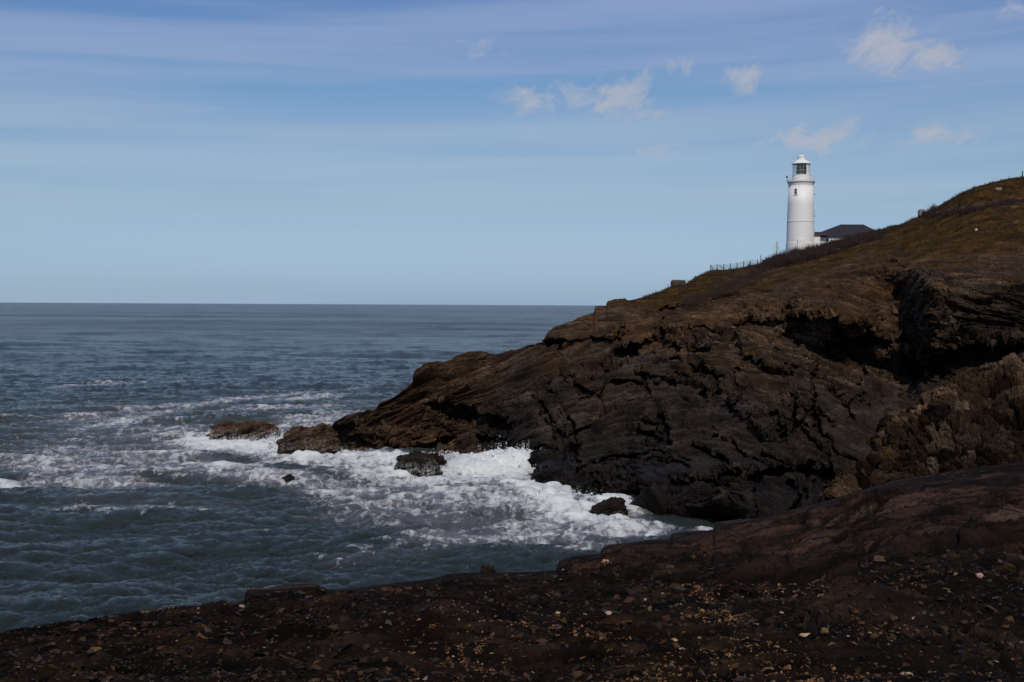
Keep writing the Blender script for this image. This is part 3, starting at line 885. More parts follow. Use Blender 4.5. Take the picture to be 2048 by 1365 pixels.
def shore_material():
    m, t, b, _ = new_mat('shale_shore')
    co = t.n('ShaderNodeTexCoord').outputs['Object']
    big = t.noise(co, 0.5, 5, 0.6)
    mid = t.noise(co, 3.0, 7, 0.65)
    fine = t.noise(co, 19.0, 7, 0.7)
    cell = t.attr('cell').outputs['Fac']
    sl = t.attr('slab').outputs['Fac']
    v = t.math('ADD', t.math('MULTIPLY', cell, 0.40), t.math('ADD', t.math('MULTIPLY', mid, 0.32), t.math('MULTIPLY', fine, 0.36)))
    cs = t.ramp(v, [(0.28, (0.005, 0.0033, 0.0028)), (0.45, (0.022, 0.0140, 0.0112)), (0.60, (0.042, 0.0268, 0.0205)), (0.80, (0.105, 0.069, 0.050))])
    cr_ = t.ramp(v, [(0.30, (0.0028, 0.0021, 0.0018)), (0.50, (0.0120, 0.0080, 0.0060)), (0.66, (0.034, 0.0220, 0.0150)), (0.88, (0.13, 0.088, 0.058))])
    c = t.mix(sl, cr_, cs)
    c = t.mix(t.math('MULTIPLY', t.ss(big, 0.5, 0.62), 0.6), c, t.mix(1.0, c, (1.25, 0.95, 0.62), 'MULTIPLY'))
    c = t.mix(t.math('MULTIPLY', t.attr('mat').outputs['Fac'], 0.8), c, t.mix(fine, (0.004, 0.003, 0.0018), (0.034, 0.021, 0.008)))
    t.put(b.inputs['Base Color'], c)
    b.inputs['Roughness'].default_value = 0.72
    b.inputs['Specular IOR Level'].default_value = 0.22
    stn = t.noise(t.scaled(t.scaled(co, (1, 1, 1), (0, 0, -0.5)), (0.22, 1.9, 1.0)), 1.5, 9, 0.68, 0.7)
    c = t.mix(t.math('MULTIPLY', sl, 0.8), c, t.mix(1.0, c, t.ramp(stn, [(0.36, (0.14, 0.13, 0.13)), (0.48, (0.85, 0.85, 0.86)), (0.64, (1.0, 0.98, 0.97))]), 'MULTIPLY'))
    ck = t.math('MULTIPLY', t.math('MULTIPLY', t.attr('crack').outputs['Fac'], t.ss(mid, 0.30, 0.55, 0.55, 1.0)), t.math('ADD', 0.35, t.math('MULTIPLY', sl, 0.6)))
    c = t.mix(ck, c, (0.0035, 0.0027, 0.0022))  # crevices between beds: dark weed, and their shade painted into the colour
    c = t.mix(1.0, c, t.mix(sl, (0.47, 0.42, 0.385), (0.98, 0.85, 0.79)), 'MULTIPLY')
    lnv = t.noise(t.scaled(t.scaled(co, (1, 1, 1), (0, 0, -0.5)), (0.13, 1.0, 0.6)), 1.15, 4, 0.55, 0.5)
    lines = t.ss(t.math('ABSOLUTE', t.math('SUBTRACT', lnv, 0.5)), 0.004, 0.030, 0.16, 1.0)
    lnw = t.noise(t.scaled(t.scaled(co, (1, 1, 1), (0, 0, -0.42)), (0.22, 2.1, 0.6)), 1.5, 4, 0.55, 0.5)
    lines = t.math('MULTIPLY', lines, t.ss(t.math('ABSOLUTE', t.math('SUBTRACT', lnw, 0.5)), 0.0, 0.022, 0.35, 1.0))
    c = t.mix(t.math('MULTIPLY', t.math('SUBTRACT', 1.0, lines), sl), c, (0.004, 0.003, 0.0025))
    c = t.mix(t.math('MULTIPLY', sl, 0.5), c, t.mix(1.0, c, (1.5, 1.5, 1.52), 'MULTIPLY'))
    t.put(b.inputs['Base Color'], c)
    b.inputs['Specular IOR Level'].default_value = 0.06
    b.inputs['Roughness'].default_value = 0.9
    bump(t, b, t.math('ADD', t.math('ADD', mid, fine), t.math('MULTIPLY', t.math('MULTIPLY', stn, sl), 3.0)), 0.9, 0.07)
    return m


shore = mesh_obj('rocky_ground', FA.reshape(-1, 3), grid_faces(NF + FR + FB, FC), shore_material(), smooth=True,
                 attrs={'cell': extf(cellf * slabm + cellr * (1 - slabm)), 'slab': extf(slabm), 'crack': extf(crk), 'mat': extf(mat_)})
tag(shore, kind='structure')


def on_shore(qx, qy):
    j = np.clip(np.round(np.interp(qx, fpx, np.arange(FC))).astype(int), 0, FC - 1)
    i = np.clip(np.round((np.asarray(qy) - 1470) / (fe[j] - 1470) * (FR - 1)).astype(int), 0, FR - 1)
    return FPd[i, j]


# ---- loose shale
_SH = np.array([(-1, -.7, -.5), (.9, -.9, -.5), (1.05, .8, -.5), (-.8, 1, -.5), (-.75, -.5, .5), (.6, -.65, .45), (.8, .5, .5), (-.5, .8, .4)])
_SF = np.array([(0, 3, 2, 1), (4, 5, 6, 7), (0, 1, 5, 4), (1, 2, 6, 5), (2, 3, 7, 6), (3, 0, 4, 7)])


def shards(pos, size, rs, flat=(0.25, 0.6)):
    n = len(pos)
    v = np.repeat(_SH[None], n, 0) + rs.uniform(-.33, .33, (n, 8, 3))
    v *= np.stack([rs.uniform(.6, 1.3, n), rs.uniform(.45, 1.0, n), rs.uniform(*flat, n)], 1)[:, None]
    v *= size[:, None, None]
    a, tx, ty = rs.uniform(0, 6.28, n), rs.normal(0, .3, n), rs.normal(0, .3, n)
    c, s = np.cos(a)[:, None], np.sin(a)[:, None]
    x, y, zc = v[..., 0] * c - v[..., 1] * s, v[..., 0] * s + v[..., 1] * c, v[..., 2]
    zc = zc + x * tx[:, None] + y * ty[:, None]
    v = np.stack([x, y, zc], 2) + pos[:, None]
    f = (_SF[None] + (np.arange(n) * 8)[:, None, None]).reshape(-1, 4)
    return v.reshape(-1, 3), f


def tone_material(name, rough=0.75):
    m, t, b, _ = new_mat(name)
    co = t.n('ShaderNodeTexCoord').outputs['Object']
    n = t.noise(co, 22.0, 6, 0.65)
    a = t.attr('tone').outputs['Color']
    t.put(b.inputs['Base Color'], t.mix(n, t.mix(1.0, a, (0.45, 0.42, 0.40), 'MULTIPLY'), t.mix(1.0, a, (1.5, 1.45, 1.4), 'MULTIPLY')))
    b.inputs['Roughness'].default_value = rough
    b.inputs['Specular IOR Level'].default_value = 0.06
    bump(t, b, n, 0.5, 0.02)
    return m


M_TONE = tone_material('loose_shale')
rs = np.random.RandomState(8)
NP = 60000
gx = rs.uniform(-250, 2300, NP)
eg = edge_c(gx)
gy = eg + 6 + (1465 - eg) * rs.uniform(0, 1, NP) ** 0.9
sl = slabm.reshape(FR, FC)[np.clip(np.round((gy - 1470) / (np.interp(gx, fpx, fe) - 1470) * (FR - 1)).astype(int), 0, FR - 1),
                           np.clip(np.round(np.interp(gx, fpx, np.arange(FC))).astype(int), 0, FC - 1)]
ok = rs.uniform(0, 1, NP) > sl * 0.93
gx, gy = gx[ok], gy[ok]
gp = on_shore(gx, gy)
gD = gp[:, 1]
gs = np.minimum(np.exp(rs.normal(-4.15, 0.55, len(gx))), 0.06) * np.clip(gD / 11.0, 0.75, 1.6)
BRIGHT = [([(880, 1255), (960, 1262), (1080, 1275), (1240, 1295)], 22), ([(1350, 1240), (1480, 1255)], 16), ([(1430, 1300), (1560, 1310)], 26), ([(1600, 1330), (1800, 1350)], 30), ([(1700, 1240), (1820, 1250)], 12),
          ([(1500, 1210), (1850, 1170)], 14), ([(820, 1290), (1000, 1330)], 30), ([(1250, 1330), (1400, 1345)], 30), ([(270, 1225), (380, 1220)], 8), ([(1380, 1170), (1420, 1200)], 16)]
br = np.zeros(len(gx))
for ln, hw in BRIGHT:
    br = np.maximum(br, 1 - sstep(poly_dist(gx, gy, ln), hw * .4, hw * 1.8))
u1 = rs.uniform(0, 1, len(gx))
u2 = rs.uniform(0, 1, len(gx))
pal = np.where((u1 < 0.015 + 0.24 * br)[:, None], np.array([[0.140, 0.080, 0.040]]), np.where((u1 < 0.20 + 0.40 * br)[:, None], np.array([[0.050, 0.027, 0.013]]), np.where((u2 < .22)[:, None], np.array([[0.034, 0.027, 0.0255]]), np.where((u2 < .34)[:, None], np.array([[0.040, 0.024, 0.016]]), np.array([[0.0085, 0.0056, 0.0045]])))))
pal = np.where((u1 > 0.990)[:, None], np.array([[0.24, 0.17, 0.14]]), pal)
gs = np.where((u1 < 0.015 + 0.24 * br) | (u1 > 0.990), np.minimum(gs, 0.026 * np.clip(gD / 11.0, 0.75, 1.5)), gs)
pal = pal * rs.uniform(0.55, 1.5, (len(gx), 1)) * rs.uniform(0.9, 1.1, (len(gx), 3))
gv, gf = shards(gp + np.c_[np.zeros((len(gx), 2)), gs * 0.1], gs, rs)
ex, ey = [], []
for ln, hw in BRIGHT:
    m_k = int(62 * hw)
    tt = rs.uniform(0, 1, m_k)
    a_ = np.array(ln, float)
    ex.append(np.interp(tt, np.linspace(0, 1, len(a_)), a_[:, 0]) + rs.normal(0, hw * .8, m_k))
    ey.append(np.interp(tt, np.linspace(0, 1, len(a_)), a_[:, 1]) + rs.normal(0, hw * .45, m_k))
ex, ey = np.concatenate(ex), np.concatenate(ey)
kp = fbm(np.c_[ex / 22, ey / 9, ex * 0], 4, .6, 95) > .02
ex, ey = ex[kp], ey[kp]
ep = on_shore(ex, ey)
es = np.exp(rs.normal(-4.75, .4, len(ex))) * np.clip(ep[:, 1] / 10.0, .8, 1.8)
ev, ef = shards(ep + np.c_[np.zeros((len(ex), 2)), es * .3], es, rs, (.3, .9))
ec = np.where((rs.uniform(0, 1, len(ex)) < .5)[:, None], np.array([[0.165, 0.095, 0.050]]), np.array([[0.075, 0.040, 0.019]])) * rs.uniform(.5, 1.5, (len(ex), 1))
gf = np.concatenate([gf, ef + len(gv)])
gv = np.concatenate([gv, ev])
pal = np.concatenate([pal, ec])
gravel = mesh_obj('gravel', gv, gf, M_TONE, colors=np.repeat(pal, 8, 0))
tag(gravel, kind='stuff')


# ================================================================== ROCK BODIES
def rock_body(name, outline, D, depth, seed, mat, k=0.35, base=-1.2, parent=None, round_=0.75, amp=1.0, n=(150, 90), wet=0.6, moss=0.0, lean=0.0, pour=0.0, dry=1.0):
    """closed rock: its crest follows (px, py) points at distance D, and it has a front, a back and its own thickness"""
    o = np.array(outline, float)
    xs = np.linspace(o[0, 0], o[-1, 0], n[0])
    ys = np.interp(xs, o[:, 0], o[:, 1])
    top = at(xs, ys, np.full(n[0], D))
    s = np.linspace(-1, 1, n[0])
    th = np.linspace(0, math.pi, n[1])
    cs, sn = np.cos(th), np.sin(th)
    pw_ = round_
    prof_y = -np.sign(cs) * np.abs(cs) ** pw_
    prof_z = np.abs(sn) ** pw_
    wid = depth * np.sqrt(np.clip(1 - np.abs(s) ** 4, 0.0, 1)) * (1 + 0.25 * fbm(np.c_[xs / 30, xs * 0, xs * 0 + seed], 3, 0.5, seed))
    V = np.zeros((n[1], n[0], 3))
    hgt = top[:, 2] - base
    V[..., 0] = top[:, 0][None] + 0 * th[:, None]
    V[..., 1] = D + wid[None] * prof_y[:, None] + lean * (prof_z[:, None] * hgt[None])
    V[..., 2] = base + hgt[None] * prof_z[:, None]
    nn = grid_normals(V)
    cen = V.mean((0, 1))
    nn *= np.sign((nn * (V - cen)).sum(-1, keepdims=True))
    rel_, ce = rock_relief(V.reshape(-1, 3) + seed * 13.0, seed, k)
    V = V + nn * (rel_.reshape(V.shape[:2]) * amp * sstep(np.minimum(1 - np.abs(s), 1)[None], 0, 0.06))[..., None]
    zf_ = V[..., 2]
    wetf = np.minimum(0.7 - 0.7 * sstep(zf_ + 0.3 * fbm(V.reshape(-1, 3), 2, 0.5, 5).reshape(zf_.shape), 0.3, 1.6) + 0.5 * (wet > 1.1), 0.7)
    return mesh_obj(name, V.reshape(-1, 3), grid_faces(n[1], n[0]), mat, parent,
                    attrs={'dry': np.full(V.shape[:2], dry), 'cell': ce, 'wet': wetf * wet, 'grass': np.zeros(V.shape[:2]), 'moss': np.full(V.shape[:2], moss), 'pour': pour * (1 - sstep(V[..., 2], base + 0.35 * (hgt.max()), base + 0.98 * hgt.max())) * sstep(fbm(V.reshape(-1, 3) / 0.9 + 3, 2, .5, 9).reshape(V.shape[:2]), -.35, .15)})


r_ = rock_body('sea_rock', [(414, 884), (421, 864), (428, 849), (446, 845), (466, 847), (496, 844), (524, 846), (540, 848), (552, 853), (560, 866)], 150, 2.6, 501, M_STACK, 0.3, pour=0.8)
tag(r_, 'long low brown rock awash in white surf, farthest out from the headland', 'rock')
r_ = rock_body('sea_rock', [(556, 894), (559, 882), (572, 878), (578, 861), (600, 857), (625, 858), (645, 852), (655, 856), (664, 872), (676, 884), (682, 903)], 137, 3.2, 502, M_STACK, 0.34, round_=0.45, pour=0.25)
tag(r_, 'blocky brown rock with stepped flat top beside the tip of the headland', 'rock')
r_ = rock_body('sea_rock', [(788, 944), (798, 922), (804, 914), (830, 909), (855, 910), (868, 922), (876, 938), (886, 948)], 119.5, 2.0, 504, M_STACK, 0.24, wet=1.4, pour=1.0, dry=0.0, round_=0.62)
tag(r_, 'dark wet rock with white water pouring down its face', 'rock')
r_ = rock_body('sea_rock', [(842, 916), (856, 908), (872, 906), (884, 912), (892, 922), (897, 938)], 123, 0.9, 505, M_STACK, 0.14, wet=1.2, dry=0.2)
tag(r_, 'small curved dark rock just behind the rock with water pouring off it', 'rock')
r_ = rock_body('sea_rock', [(1160, 1034), (1180, 1022), (1205, 1007), (1225, 1000), (1242, 1003), (1252, 1018), (1256, 1034)], 97, 1.3, 506, M_STACK, 0.16, wet=1.4, dry=0.0)
tag(r_, 'black wedge shaped rock in the foam at the mouth of the gully', 'rock')
r_ = rock_body('sea_rock', [(1222, 1040), (1228, 1026), (1240, 1021), (1248, 1026), (1252, 1040)], 95.4, 0.6, 507, M_STACK, 0.1, n=(80, 60))
tag(r_, 'rounded brown boulder in front of the black wedge shaped rock', 'rock')
r_ = rock_body('sea_rock', [(556, 968), (566, 956), (578, 950), (588, 955), (594, 966)], 114.5, 0.8, 508, M_STACK, 0.12, n=(80, 60), wet=1.4, dry=0.0, pour=.6)
tag(r_, 'small half sunken dark rock with a wave rolling over it', 'rock')
r_ = rock_body('sea_rock', [(866, 908), (876, 897), (892, 893), (904, 899), (910, 908)], 139, 1.2, 509, M_STACK, 0.14, n=(80, 60))
tag(r_, 'small reddish rock at the foot of the headland reef', 'rock')


# ---- crags on the right, behind the slabs
def crag(name, sky_pts, bot_pts, D_bot, D_top, seed, label, x0, x1, nc, nr=260):
    cx = np.linspace(x0, x1, nc)
    tp = curve(sky_pts)(cx) + 1.5 * fbm(np.c_[cx / 10, cx * 0, cx * 0], 3, 0.6, seed)
    bt = curve(bot_pts)(cx)
    vv = np.linspace(0, 1, nr)[:, None]
    CX = np.repeat(cx[None], nr, 0)
    CY = bt[None] + (tp - bt)[None] * vv
    frac = (1 - np.sqrt(np.clip(1 - vv ** 2, 0, 1))) * 0.6 + 0.4 * vv
    DD = D_bot + (D_top - D_bot) * frac + 2.2 * ((CX - (x0 + x1) / 2) / (x1 - x0) * 2) ** 4
    V = at(CX, CY, DD)
    nn = grid_normals(V)
    nn *= np.sign((nn * (CAM - V)).sum(-1, keepdims=True))
    pv = V.reshape(-1, 3) * np.array([1, 1, 1.15])
    o_ = 0
    for s_, a_, sd in ((2.2, .7, 1), (.9, .45, 2), (.36, .20, 3), (.16, .09, 4)):
        f1, f2, idv, off = voronoi((pv + 0.5 * s_ * np.stack([fbm(pv / s_ + 5 * j, 2, .5, seed + j) for j in range(3)], 1)) / s_, seed + sd)
        o_ = o_ + a_ * ((0.55 - f1) * 0.9 + (idv - .5) * 0.55 - 0.35 * (1 - sstep(f2 - f1, 0, .12)))
        if sd == 2:
            ce = idv
    o_ = o_ + 0.25 * fbm(pv / 0.5, 4, .6, seed + 20, True)
    V = V + nn * (o_.reshape(CX.shape) * (0.3 + 0.7 * sstep(CY - tp[None], 0, 12)))[..., None]
    tb_ = np.linspace(0, 1, 31)[1:, None]
    e = V[-1]
    ry = e[:, :2] - CAM[:2]
    ry /= np.linalg.norm(ry, axis=1)[:, None]
    bxy = e[None, :, :2] + ry[None] * (tb_ * 7)[..., None]
    bz = e[None, :, 2] - (e[None, :, 2] - 7.0) * tb_ ** 1.6
    V = np.concatenate([V, np.concatenate([bxy, bz[..., None]], 2)], 0)
    ce = ce.reshape(CX.shape)
    ce = np.concatenate([ce, np.repeat(ce[-1:], 30, 0)], 0)
    o = mesh_obj(name, V.reshape(-1, 3), grid_faces(nr + 30, nc), M_CRAG, attrs={'dry': 0 * ce + 0.75, 'cell': ce, 'wet': 0 * ce, 'grass': 0 * ce, 'moss': 0 * ce + 0.8})
    return tag(o, label, 'rock')


M_CRAG = rock_material('crag_rock', 3.0, 0.66)
crag('rock_outcrop', [(1735, 930), (1748, 895), (1752, 868), (1765, 848), (1790, 830), (1830, 812), (1850, 792), (1880, 774), (1900, 758), (1935, 742), (1970, 732), (2010, 720), (2048, 706), (2120, 690), (2330, 660)],
     [(1735, 985), (1800, 985), (2048, 960), (2330, 930)], 49, 57, 601, 'tall craggy lumpy rock outcrop rising at the right edge behind the smooth slabs', 1738, 2330, 480)
crag('rock_outcrop', [(1640, 1000), (1655, 984), (1680, 958), (1705, 938), (1735, 912), (1748, 905), (1762, 918), (1775, 950), (1785, 975)],
     [(1640, 1008), (1700, 1010), (1785, 1000)], 47, 50, 602, 'low mossy pointed rock leaning in front of the tall craggy outcrop', 1642, 1783, 170)

# ---- stones one can point to on the shore
def stone(qx, qy, size, col, label, seed, flat=(0.5, 0.8), group=None):
    r = np.random.RandomState(seed)
    p0 = on_shore(np.array([qx]), np.array([qy]))[0]
    n = 24
    u = np.linspace(0, 2 * math.pi, n, endpoint=False)
    w = np.linspace(-math.pi / 2, math.pi / 2, 15)
    sgn = lambda a, e: np.sign(a) * np.abs(a) ** e
    V = np.stack([sgn(np.cos(w), .7)[:, None] * sgn(np.cos(u), .7)[None], sgn(np.cos(w), .7)[:, None] * sgn(np.sin(u), .7)[None], sgn(np.sin(w), .7)[:, None] + 0 * u[None]], 2)
    d = V.reshape(-1, 3)
    d = d * (1 + 0.45 * fbm(d * 1.1 + seed, 3, .6, seed)[:, None])
    f1, f2, idv, off = voronoi(d * 1.6 + seed, seed)
    d = d * (1 + 0.25 * (idv - .5))[:, None]
    d = d * np.array(size) * 0.38
    a = r.uniform(-.4, .4)
    d = np.stack([d[:, 0] * math.cos(a) - d[:, 1] * math.sin(a), d[:, 0] * math.sin(a) + d[:, 1] * math.cos(a), d[:, 2]], 1)
    o = mesh_obj('stone', d, grid_faces(15, n, True), M_TONE, colors=np.tile(np.array(col) * 1.0, (len(d), 1)))
    o.location = p0 + np.array([0, 0, size[2] * 0.22])
    return tag(o, label, 'stone', group)


OCH, PAL, DRK = (0.15, 0.085, 0.030), (0.28, 0.21, 0.16), (0.016, 0.009, 0.006)
stone(975, 1147, (.42, .35, .26), DRK, 'dark rounded boulder perched on the shore edge against the sea', 1)
stone(192, 1297, (.16, .12, .08), (.12, .07, .015), 'square yellowish stone lying on dark shale at lower left', 2)
stone(296, 1322, (.06, .05, .05), PAL, 'small cream stone on the shale near the lower left corner', 3)
stone(1116, 1218, (.085, .06, .07), (.45, .27, .12), 'upright orange lit stone alone in the dark middle of the shore', 4)
stone(1150, 1351, (.10, .07, .04), (.28, .15, .06), 'flat orange brown stone at the bottom edge of the shore', 5)
stone(1958, 1158, (.14, .1, .1), (.35, .22, .19), 'pinkish stone beside a dark crack on the right of the shore', 6)
stone(1455, 1088, (.22, .15, .12), PAL, 'pale stones in a pair near the shore edge by the foam', 7, group='pale pair of stones')
stone(1467, 1089, (.18, .12, .12), PAL, 'pale stones in a pair near the shore edge by the foam', 8, group='pale pair of stones')
stone(1212, 1129, (.26, .18, .13), (.34, .24, .17), 'pale stone on the mossy ledge below the shore edge', 9)
stone(1610, 1268, (.17, .08, .035), (.42, .30, .2), 'long pale flat stone among golden lichen stones', 10, flat=(.3, .4))
stone(1650, 1268, (.09, .08, .07), OCH, 'rounded ochre stone right of the long pale flat stone', 11)
stone(1815, 1306, (.13, .08, .06), PAL, 'jagged cream stone in the lower right of the shore', 12)
stone(1058, 1259, (.09, .07, .05), (.32, .15, .03), 'bright orange stone at the start of the golden lichen band', 13)
stone(1350, 1290, (.10, .08, .07), (.34, .21, .09), 'large ochre stone below the golden lichen band', 14)
stone(384, 1263, (.13, .1, .06), (.3, .17, .1), 'flat tan stone on the sloping shale left of centre', 15)
stone(640, 1183, (.2, .15, .1), (.16, .11, .08), 'small brown stone on the flat slate ledge', 16)

# ================================================================== LIGHTHOUSE
M_WHITE = plain('white_paint', (0.73, 0.715, 0.685), 0.55, 0.05, 0.7)
M_TRIM = plain('grey_white_trim', (0.66, 0.645, 0.62), 0.55, 0.06, 1.0)
M_DARK = plain('dark_metal', (0.022, 0.022, 0.026), 0.5)
M_STEEL = plain('grey_steel', (0.30, 0.31, 0.32), 0.4)
M_SLATE = plain('slate_roof', (0.013, 0.0090, 0.0135), 0.7, 0.3, 2.0)
M_BROWNROOF = plain('brown_roof', (0.036, 0.013, 0.010), 0.8, 0.25, 2.0)
M_GREYDOOR = plain('grey_board', (0.22, 0.23, 0.24), 0.6)
M_WIN = plain('window_glass', (0.015, 0.016, 0.018), 0.15)
M_LENS, _t, _b, _o = new_mat('lens_glass')
_co = _t.n('ShaderNodeTexCoord').outputs['Object']
_wv = _t.n('ShaderNodeTexWave', bands_direction='Z')
_wv.inputs['Scale'].default_value = 2.6
_t.put(_wv.inputs['Vector'], _co)
_t.put(_b.inputs['Base Color'], _t.mix(_wv.outputs['Fac'], (0.07, 0.05, 0.03), (0.30, 0.21, 0.11)))
_b.inputs['Roughness'].default_value = 0.2
M_GLASS, _t, _b, _o = new_mat('lantern_glass')
_tr = _t.n('ShaderNodeBsdfTransparent')
_tr.inputs[0].default_value = (0.86, 0.93, 0.95, 1)
_gl = _t.n('ShaderNodeBsdfGlossy')
_gl.inputs['Roughness'].default_value = 0.03
_ms = _t.n('ShaderNodeMixShader')
_ms.inputs[0].default_value = 0.05
_t.put(_ms.inputs[1], _tr.outputs[0])
_t.put(_ms.inputs[2], _gl.outputs[0])
_t.put(_o.inputs[0], _ms.outputs[0])

LD = 345.0
S = LD / F
LC = at(1600.6, 490, LD)
lz = lambda y: float(at(1600.6, y, LD)[2])
GZ = lz(506)
lh = empty('lighthouse', (LC[0], LC[1], GZ), 'tall white round lighthouse tower with glazed lantern on the grassy headland', 'lighthouse')
c0 = (LC[0], LC[1], 0)
p_ = lambda L: [(r * S, lz(y)) for r, y in L]
MB().lathe(c0, p_([(27.6, 506), (27.4, 488), (26.6, 446), (25.4, 410), (24.2, 371)]), 72).build('tower', M_WHITE, lh, True)
MB().lathe(c0, p_([(28.0, 506), (28.0, 487), (27.5, 486)]), 72).build('plinth', M_WHITE, lh)
MB().lathe(c0, p_([(26.7, 445.6), (27.05, 445), (27.05, 443), (26.6, 442.4)]), 72).build('string_course', M_TRIM, lh)
g_ = MB()
g_.lathe(c0, p_([(24.2, 372), (24.9, 371), (25.2, 368.5), (26.4, 366.5), (27.4, 365.5), (27.4, 362.2)]), 72)
g_.build('gallery', M_TRIM, lh)
for k in range(24):
    a = (k + .5) * 2 * math.pi / 24
    MB().box((LC[0] + 24.4 * S * math.cos(a), LC[1] + 24.4 * S * math.sin(a), lz(374)), (.16, .26, .22), a).build('bracket', M_TRIM, lh)
rl = MB()
for k in range(32):
    a = k * 2 * math.pi / 32
    x, y = LC[0] + 26.6 * S * math.cos(a), LC[1] + 26.6 * S * math.sin(a)
    rl.bar((x, y, lz(362.2)), (x, y, lz(354.5)), .022, 5)
    a2 = (k + 1) * 2 * math.pi / 32
    x2, y2 = LC[0] + 26.6 * S * math.cos(a2), LC[1] + 26.6 * S * math.sin(a2)
    for yy in (354.5, 357.2, 359.8):
        rl.bar((x, y, lz(yy)), (x2, y2, lz(yy)), .020, 4)
rl.build('railing', M_WHITE, lh)
MB().lathe(c0, p_([(17.6, 362.4), (17.6, 352.2), (18.0, 351.6), (18.0, 350.6), (16.8, 350.4)]), 48).build('lantern_base', M_WHITE, lh, False)
for k in range(16):
    a = (k + .5) * 2 * math.pi / 16
    MB().box((LC[0] + 17.6 * S * math.cos(a), LC[1] + 17.6 * S * math.sin(a), lz(358.6)), (.06, .5, .10), a).build('vent_slot', M_STEEL, lh)
# lantern: 16 uprights, glass to the sea side, white blank panels on the right and behind
NL = 16
fr, gls, bl = MB(), MB(), MB()
R = 16.4 * S
for k in range(NL):
    a, a2 = (k + .0) * 2 * math.pi / NL, (k + 1.0) * 2 * math.pi / NL
    pA = np.array((LC[0] + R * math.cos(a), LC[1] + R * math.sin(a)))
    pB = np.array((LC[0] + R * math.cos(a2), LC[1] + R * math.sin(a2)))
    fr.bar((*pA, lz(350.6)), (*pA, lz(328)), .055, 6)
    mid = math.degrees((a + a2) / 2) % 360
    blank = mid > 295 or mid < 20
    for yy in (342.6, 335.4):
        fr.bar((*pA, lz(yy)), (*pB, lz(yy)), .035, 4)
    tgt = bl if blank else gls
    tgt.add([(*pA, lz(350.5)), (*pB, lz(350.5)), (*pB, lz(328.2)), (*pA, lz(328.2))], [(0, 1, 2, 3)])
fr.build('glazing_bars', M_STEEL, lh)
gls.build('lantern_glazing', M_GLASS, lh)
bl.build('blank_panel', M_WHITE, lh)
MB().lathe(c0, p_([(3, 350.4), (7.5, 349.5), (8.6, 346), (9.2, 339), (8.6, 333), (6.5, 329.6), (2, 328.6)]), 32).build('lens', M_LENS, lh, True)
ls = MB()
for k in range(8):
    a = k * 2 * math.pi / 8 + .2
    x, y = LC[0] + 9.6 * S * math.cos(a), LC[1] + 9.6 * S * math.sin(a)
    ls.bar((x, y, lz(350.4)), (x, y, lz(328.4)), .09, 6)
for yy in (349, 344, 334, 329.4):
    ls.lathe((c0[0], c0[1], lz(yy)), [(9.3 * S, -.06), (9.9 * S, -.06), (9.9 * S, .06), (9.3 * S, .06)], 32, False)
ls.build('lens_cage', M_DARK, lh)
MB().lathe(c0, p_([(16.2, 328.2), (19.0, 328.8), (19.0, 327.9), (15.5, 324.8), (11, 321.8), (7.6, 320.2)]), 48).build('lantern_roof', M_WHITE, lh)
MB().lathe(c0, p_([(7.3, 320.6), (7.3, 314.6), (7.9, 314.2), (7.9, 313.4), (6.6, 312.2), (3.6, 310.9), (1.4, 310.4), (1.0, 309.6)]), 32).build('vent_cowl', M_WHITE, lh)
MB().bar((LC[0], LC[1], lz(309.8)), (LC[0], LC[1], lz(304.8)), .05, 6, .03).lathe((LC[0], LC[1], lz(306.4)), [(.02, -.14), (.14, 0), (.02, .14)], 10).build('finial', M_STEEL, lh)
# window in the upper tower
def on_tower(qx, y, out=0.0):
    rr = np.interp(y, [371, 410, 446, 488], [24.2, 25.4, 26.6, 27.4]) * S + out
    dx = (qx - 1600.6) * S
    return np.array([LC[0] + dx, LC[1] - math.sqrt(max(rr * rr - dx * dx, 0)), lz(y)]), math.atan2(dx, math.sqrt(max(rr * rr - dx * dx, 1e-6)))


wp, wa = on_tower(1585.6, 385.2, -0.02)
win = MB()
for (ox, oz, w_, h_) in ((-.40, 0, .12, 1.75), (.40, 0, .12, 1.75), (0, .82, .92, .14), (0, .12, .7, .09)):
    win.box(wp + np.array([ox * math.cos(wa), ox * math.sin(wa), oz]), (w_, .22, h_), wa)
wf = win.build('window', M_WHITE, lh)
wo = MB().box(wp + np.array([0, 0.04, 0]), (.72, .16, 1.55), wa).build('pane', M_WIN, None)
wo.parent = wf
wo.location = -lh.location
sl_ = MB().box(wp + np.array([0, -0.10, -.92]), (1.12, .34, .16), wa).build('sill', M_TRIM, None)
sl_.parent = wf
sl_.location = -lh.location
# right hand windows seen edge on
for yy in (380.0, 423.0):
    rr = np.interp(yy, [371, 410, 446], [24.2, 25.4, 26.6]) * S
    aa = -0.12
    cpos = np.array([LC[0] + rr * math.cos(aa), LC[1] + rr * math.sin(aa), lz(yy + 3)])
    w_ = MB().box(cpos, (.10, .8, 1.5), aa).build('window', M_WIN, lh)
    s_ = MB().box(cpos + np.array([.12, 0, -1.0]), (.45, 1.1, .2), aa).build('sill', M_DARK, None)
    s_.parent = w_
    s_.location = -lh.location
# lamp on the gallery, left
lp = at(1573.4, 355, LD)
MB().bar((lp[0], LC[1] - .3, lz(362.5)), (lp[0], LC[1] - .3, lz(357)), .05).bar((lp[0], LC[1] - .3, lz(362.4)), (lp[0] + 1.2, LC[1] - .3, lz(362.6)), .05).lathe((lp[0], LC[1] - .3, lz(357.2)), [(.12, 0), (.24, .15), (.24, .6), (.10, .75)], 12).build('gallery_lamp', M_DARK, lh)

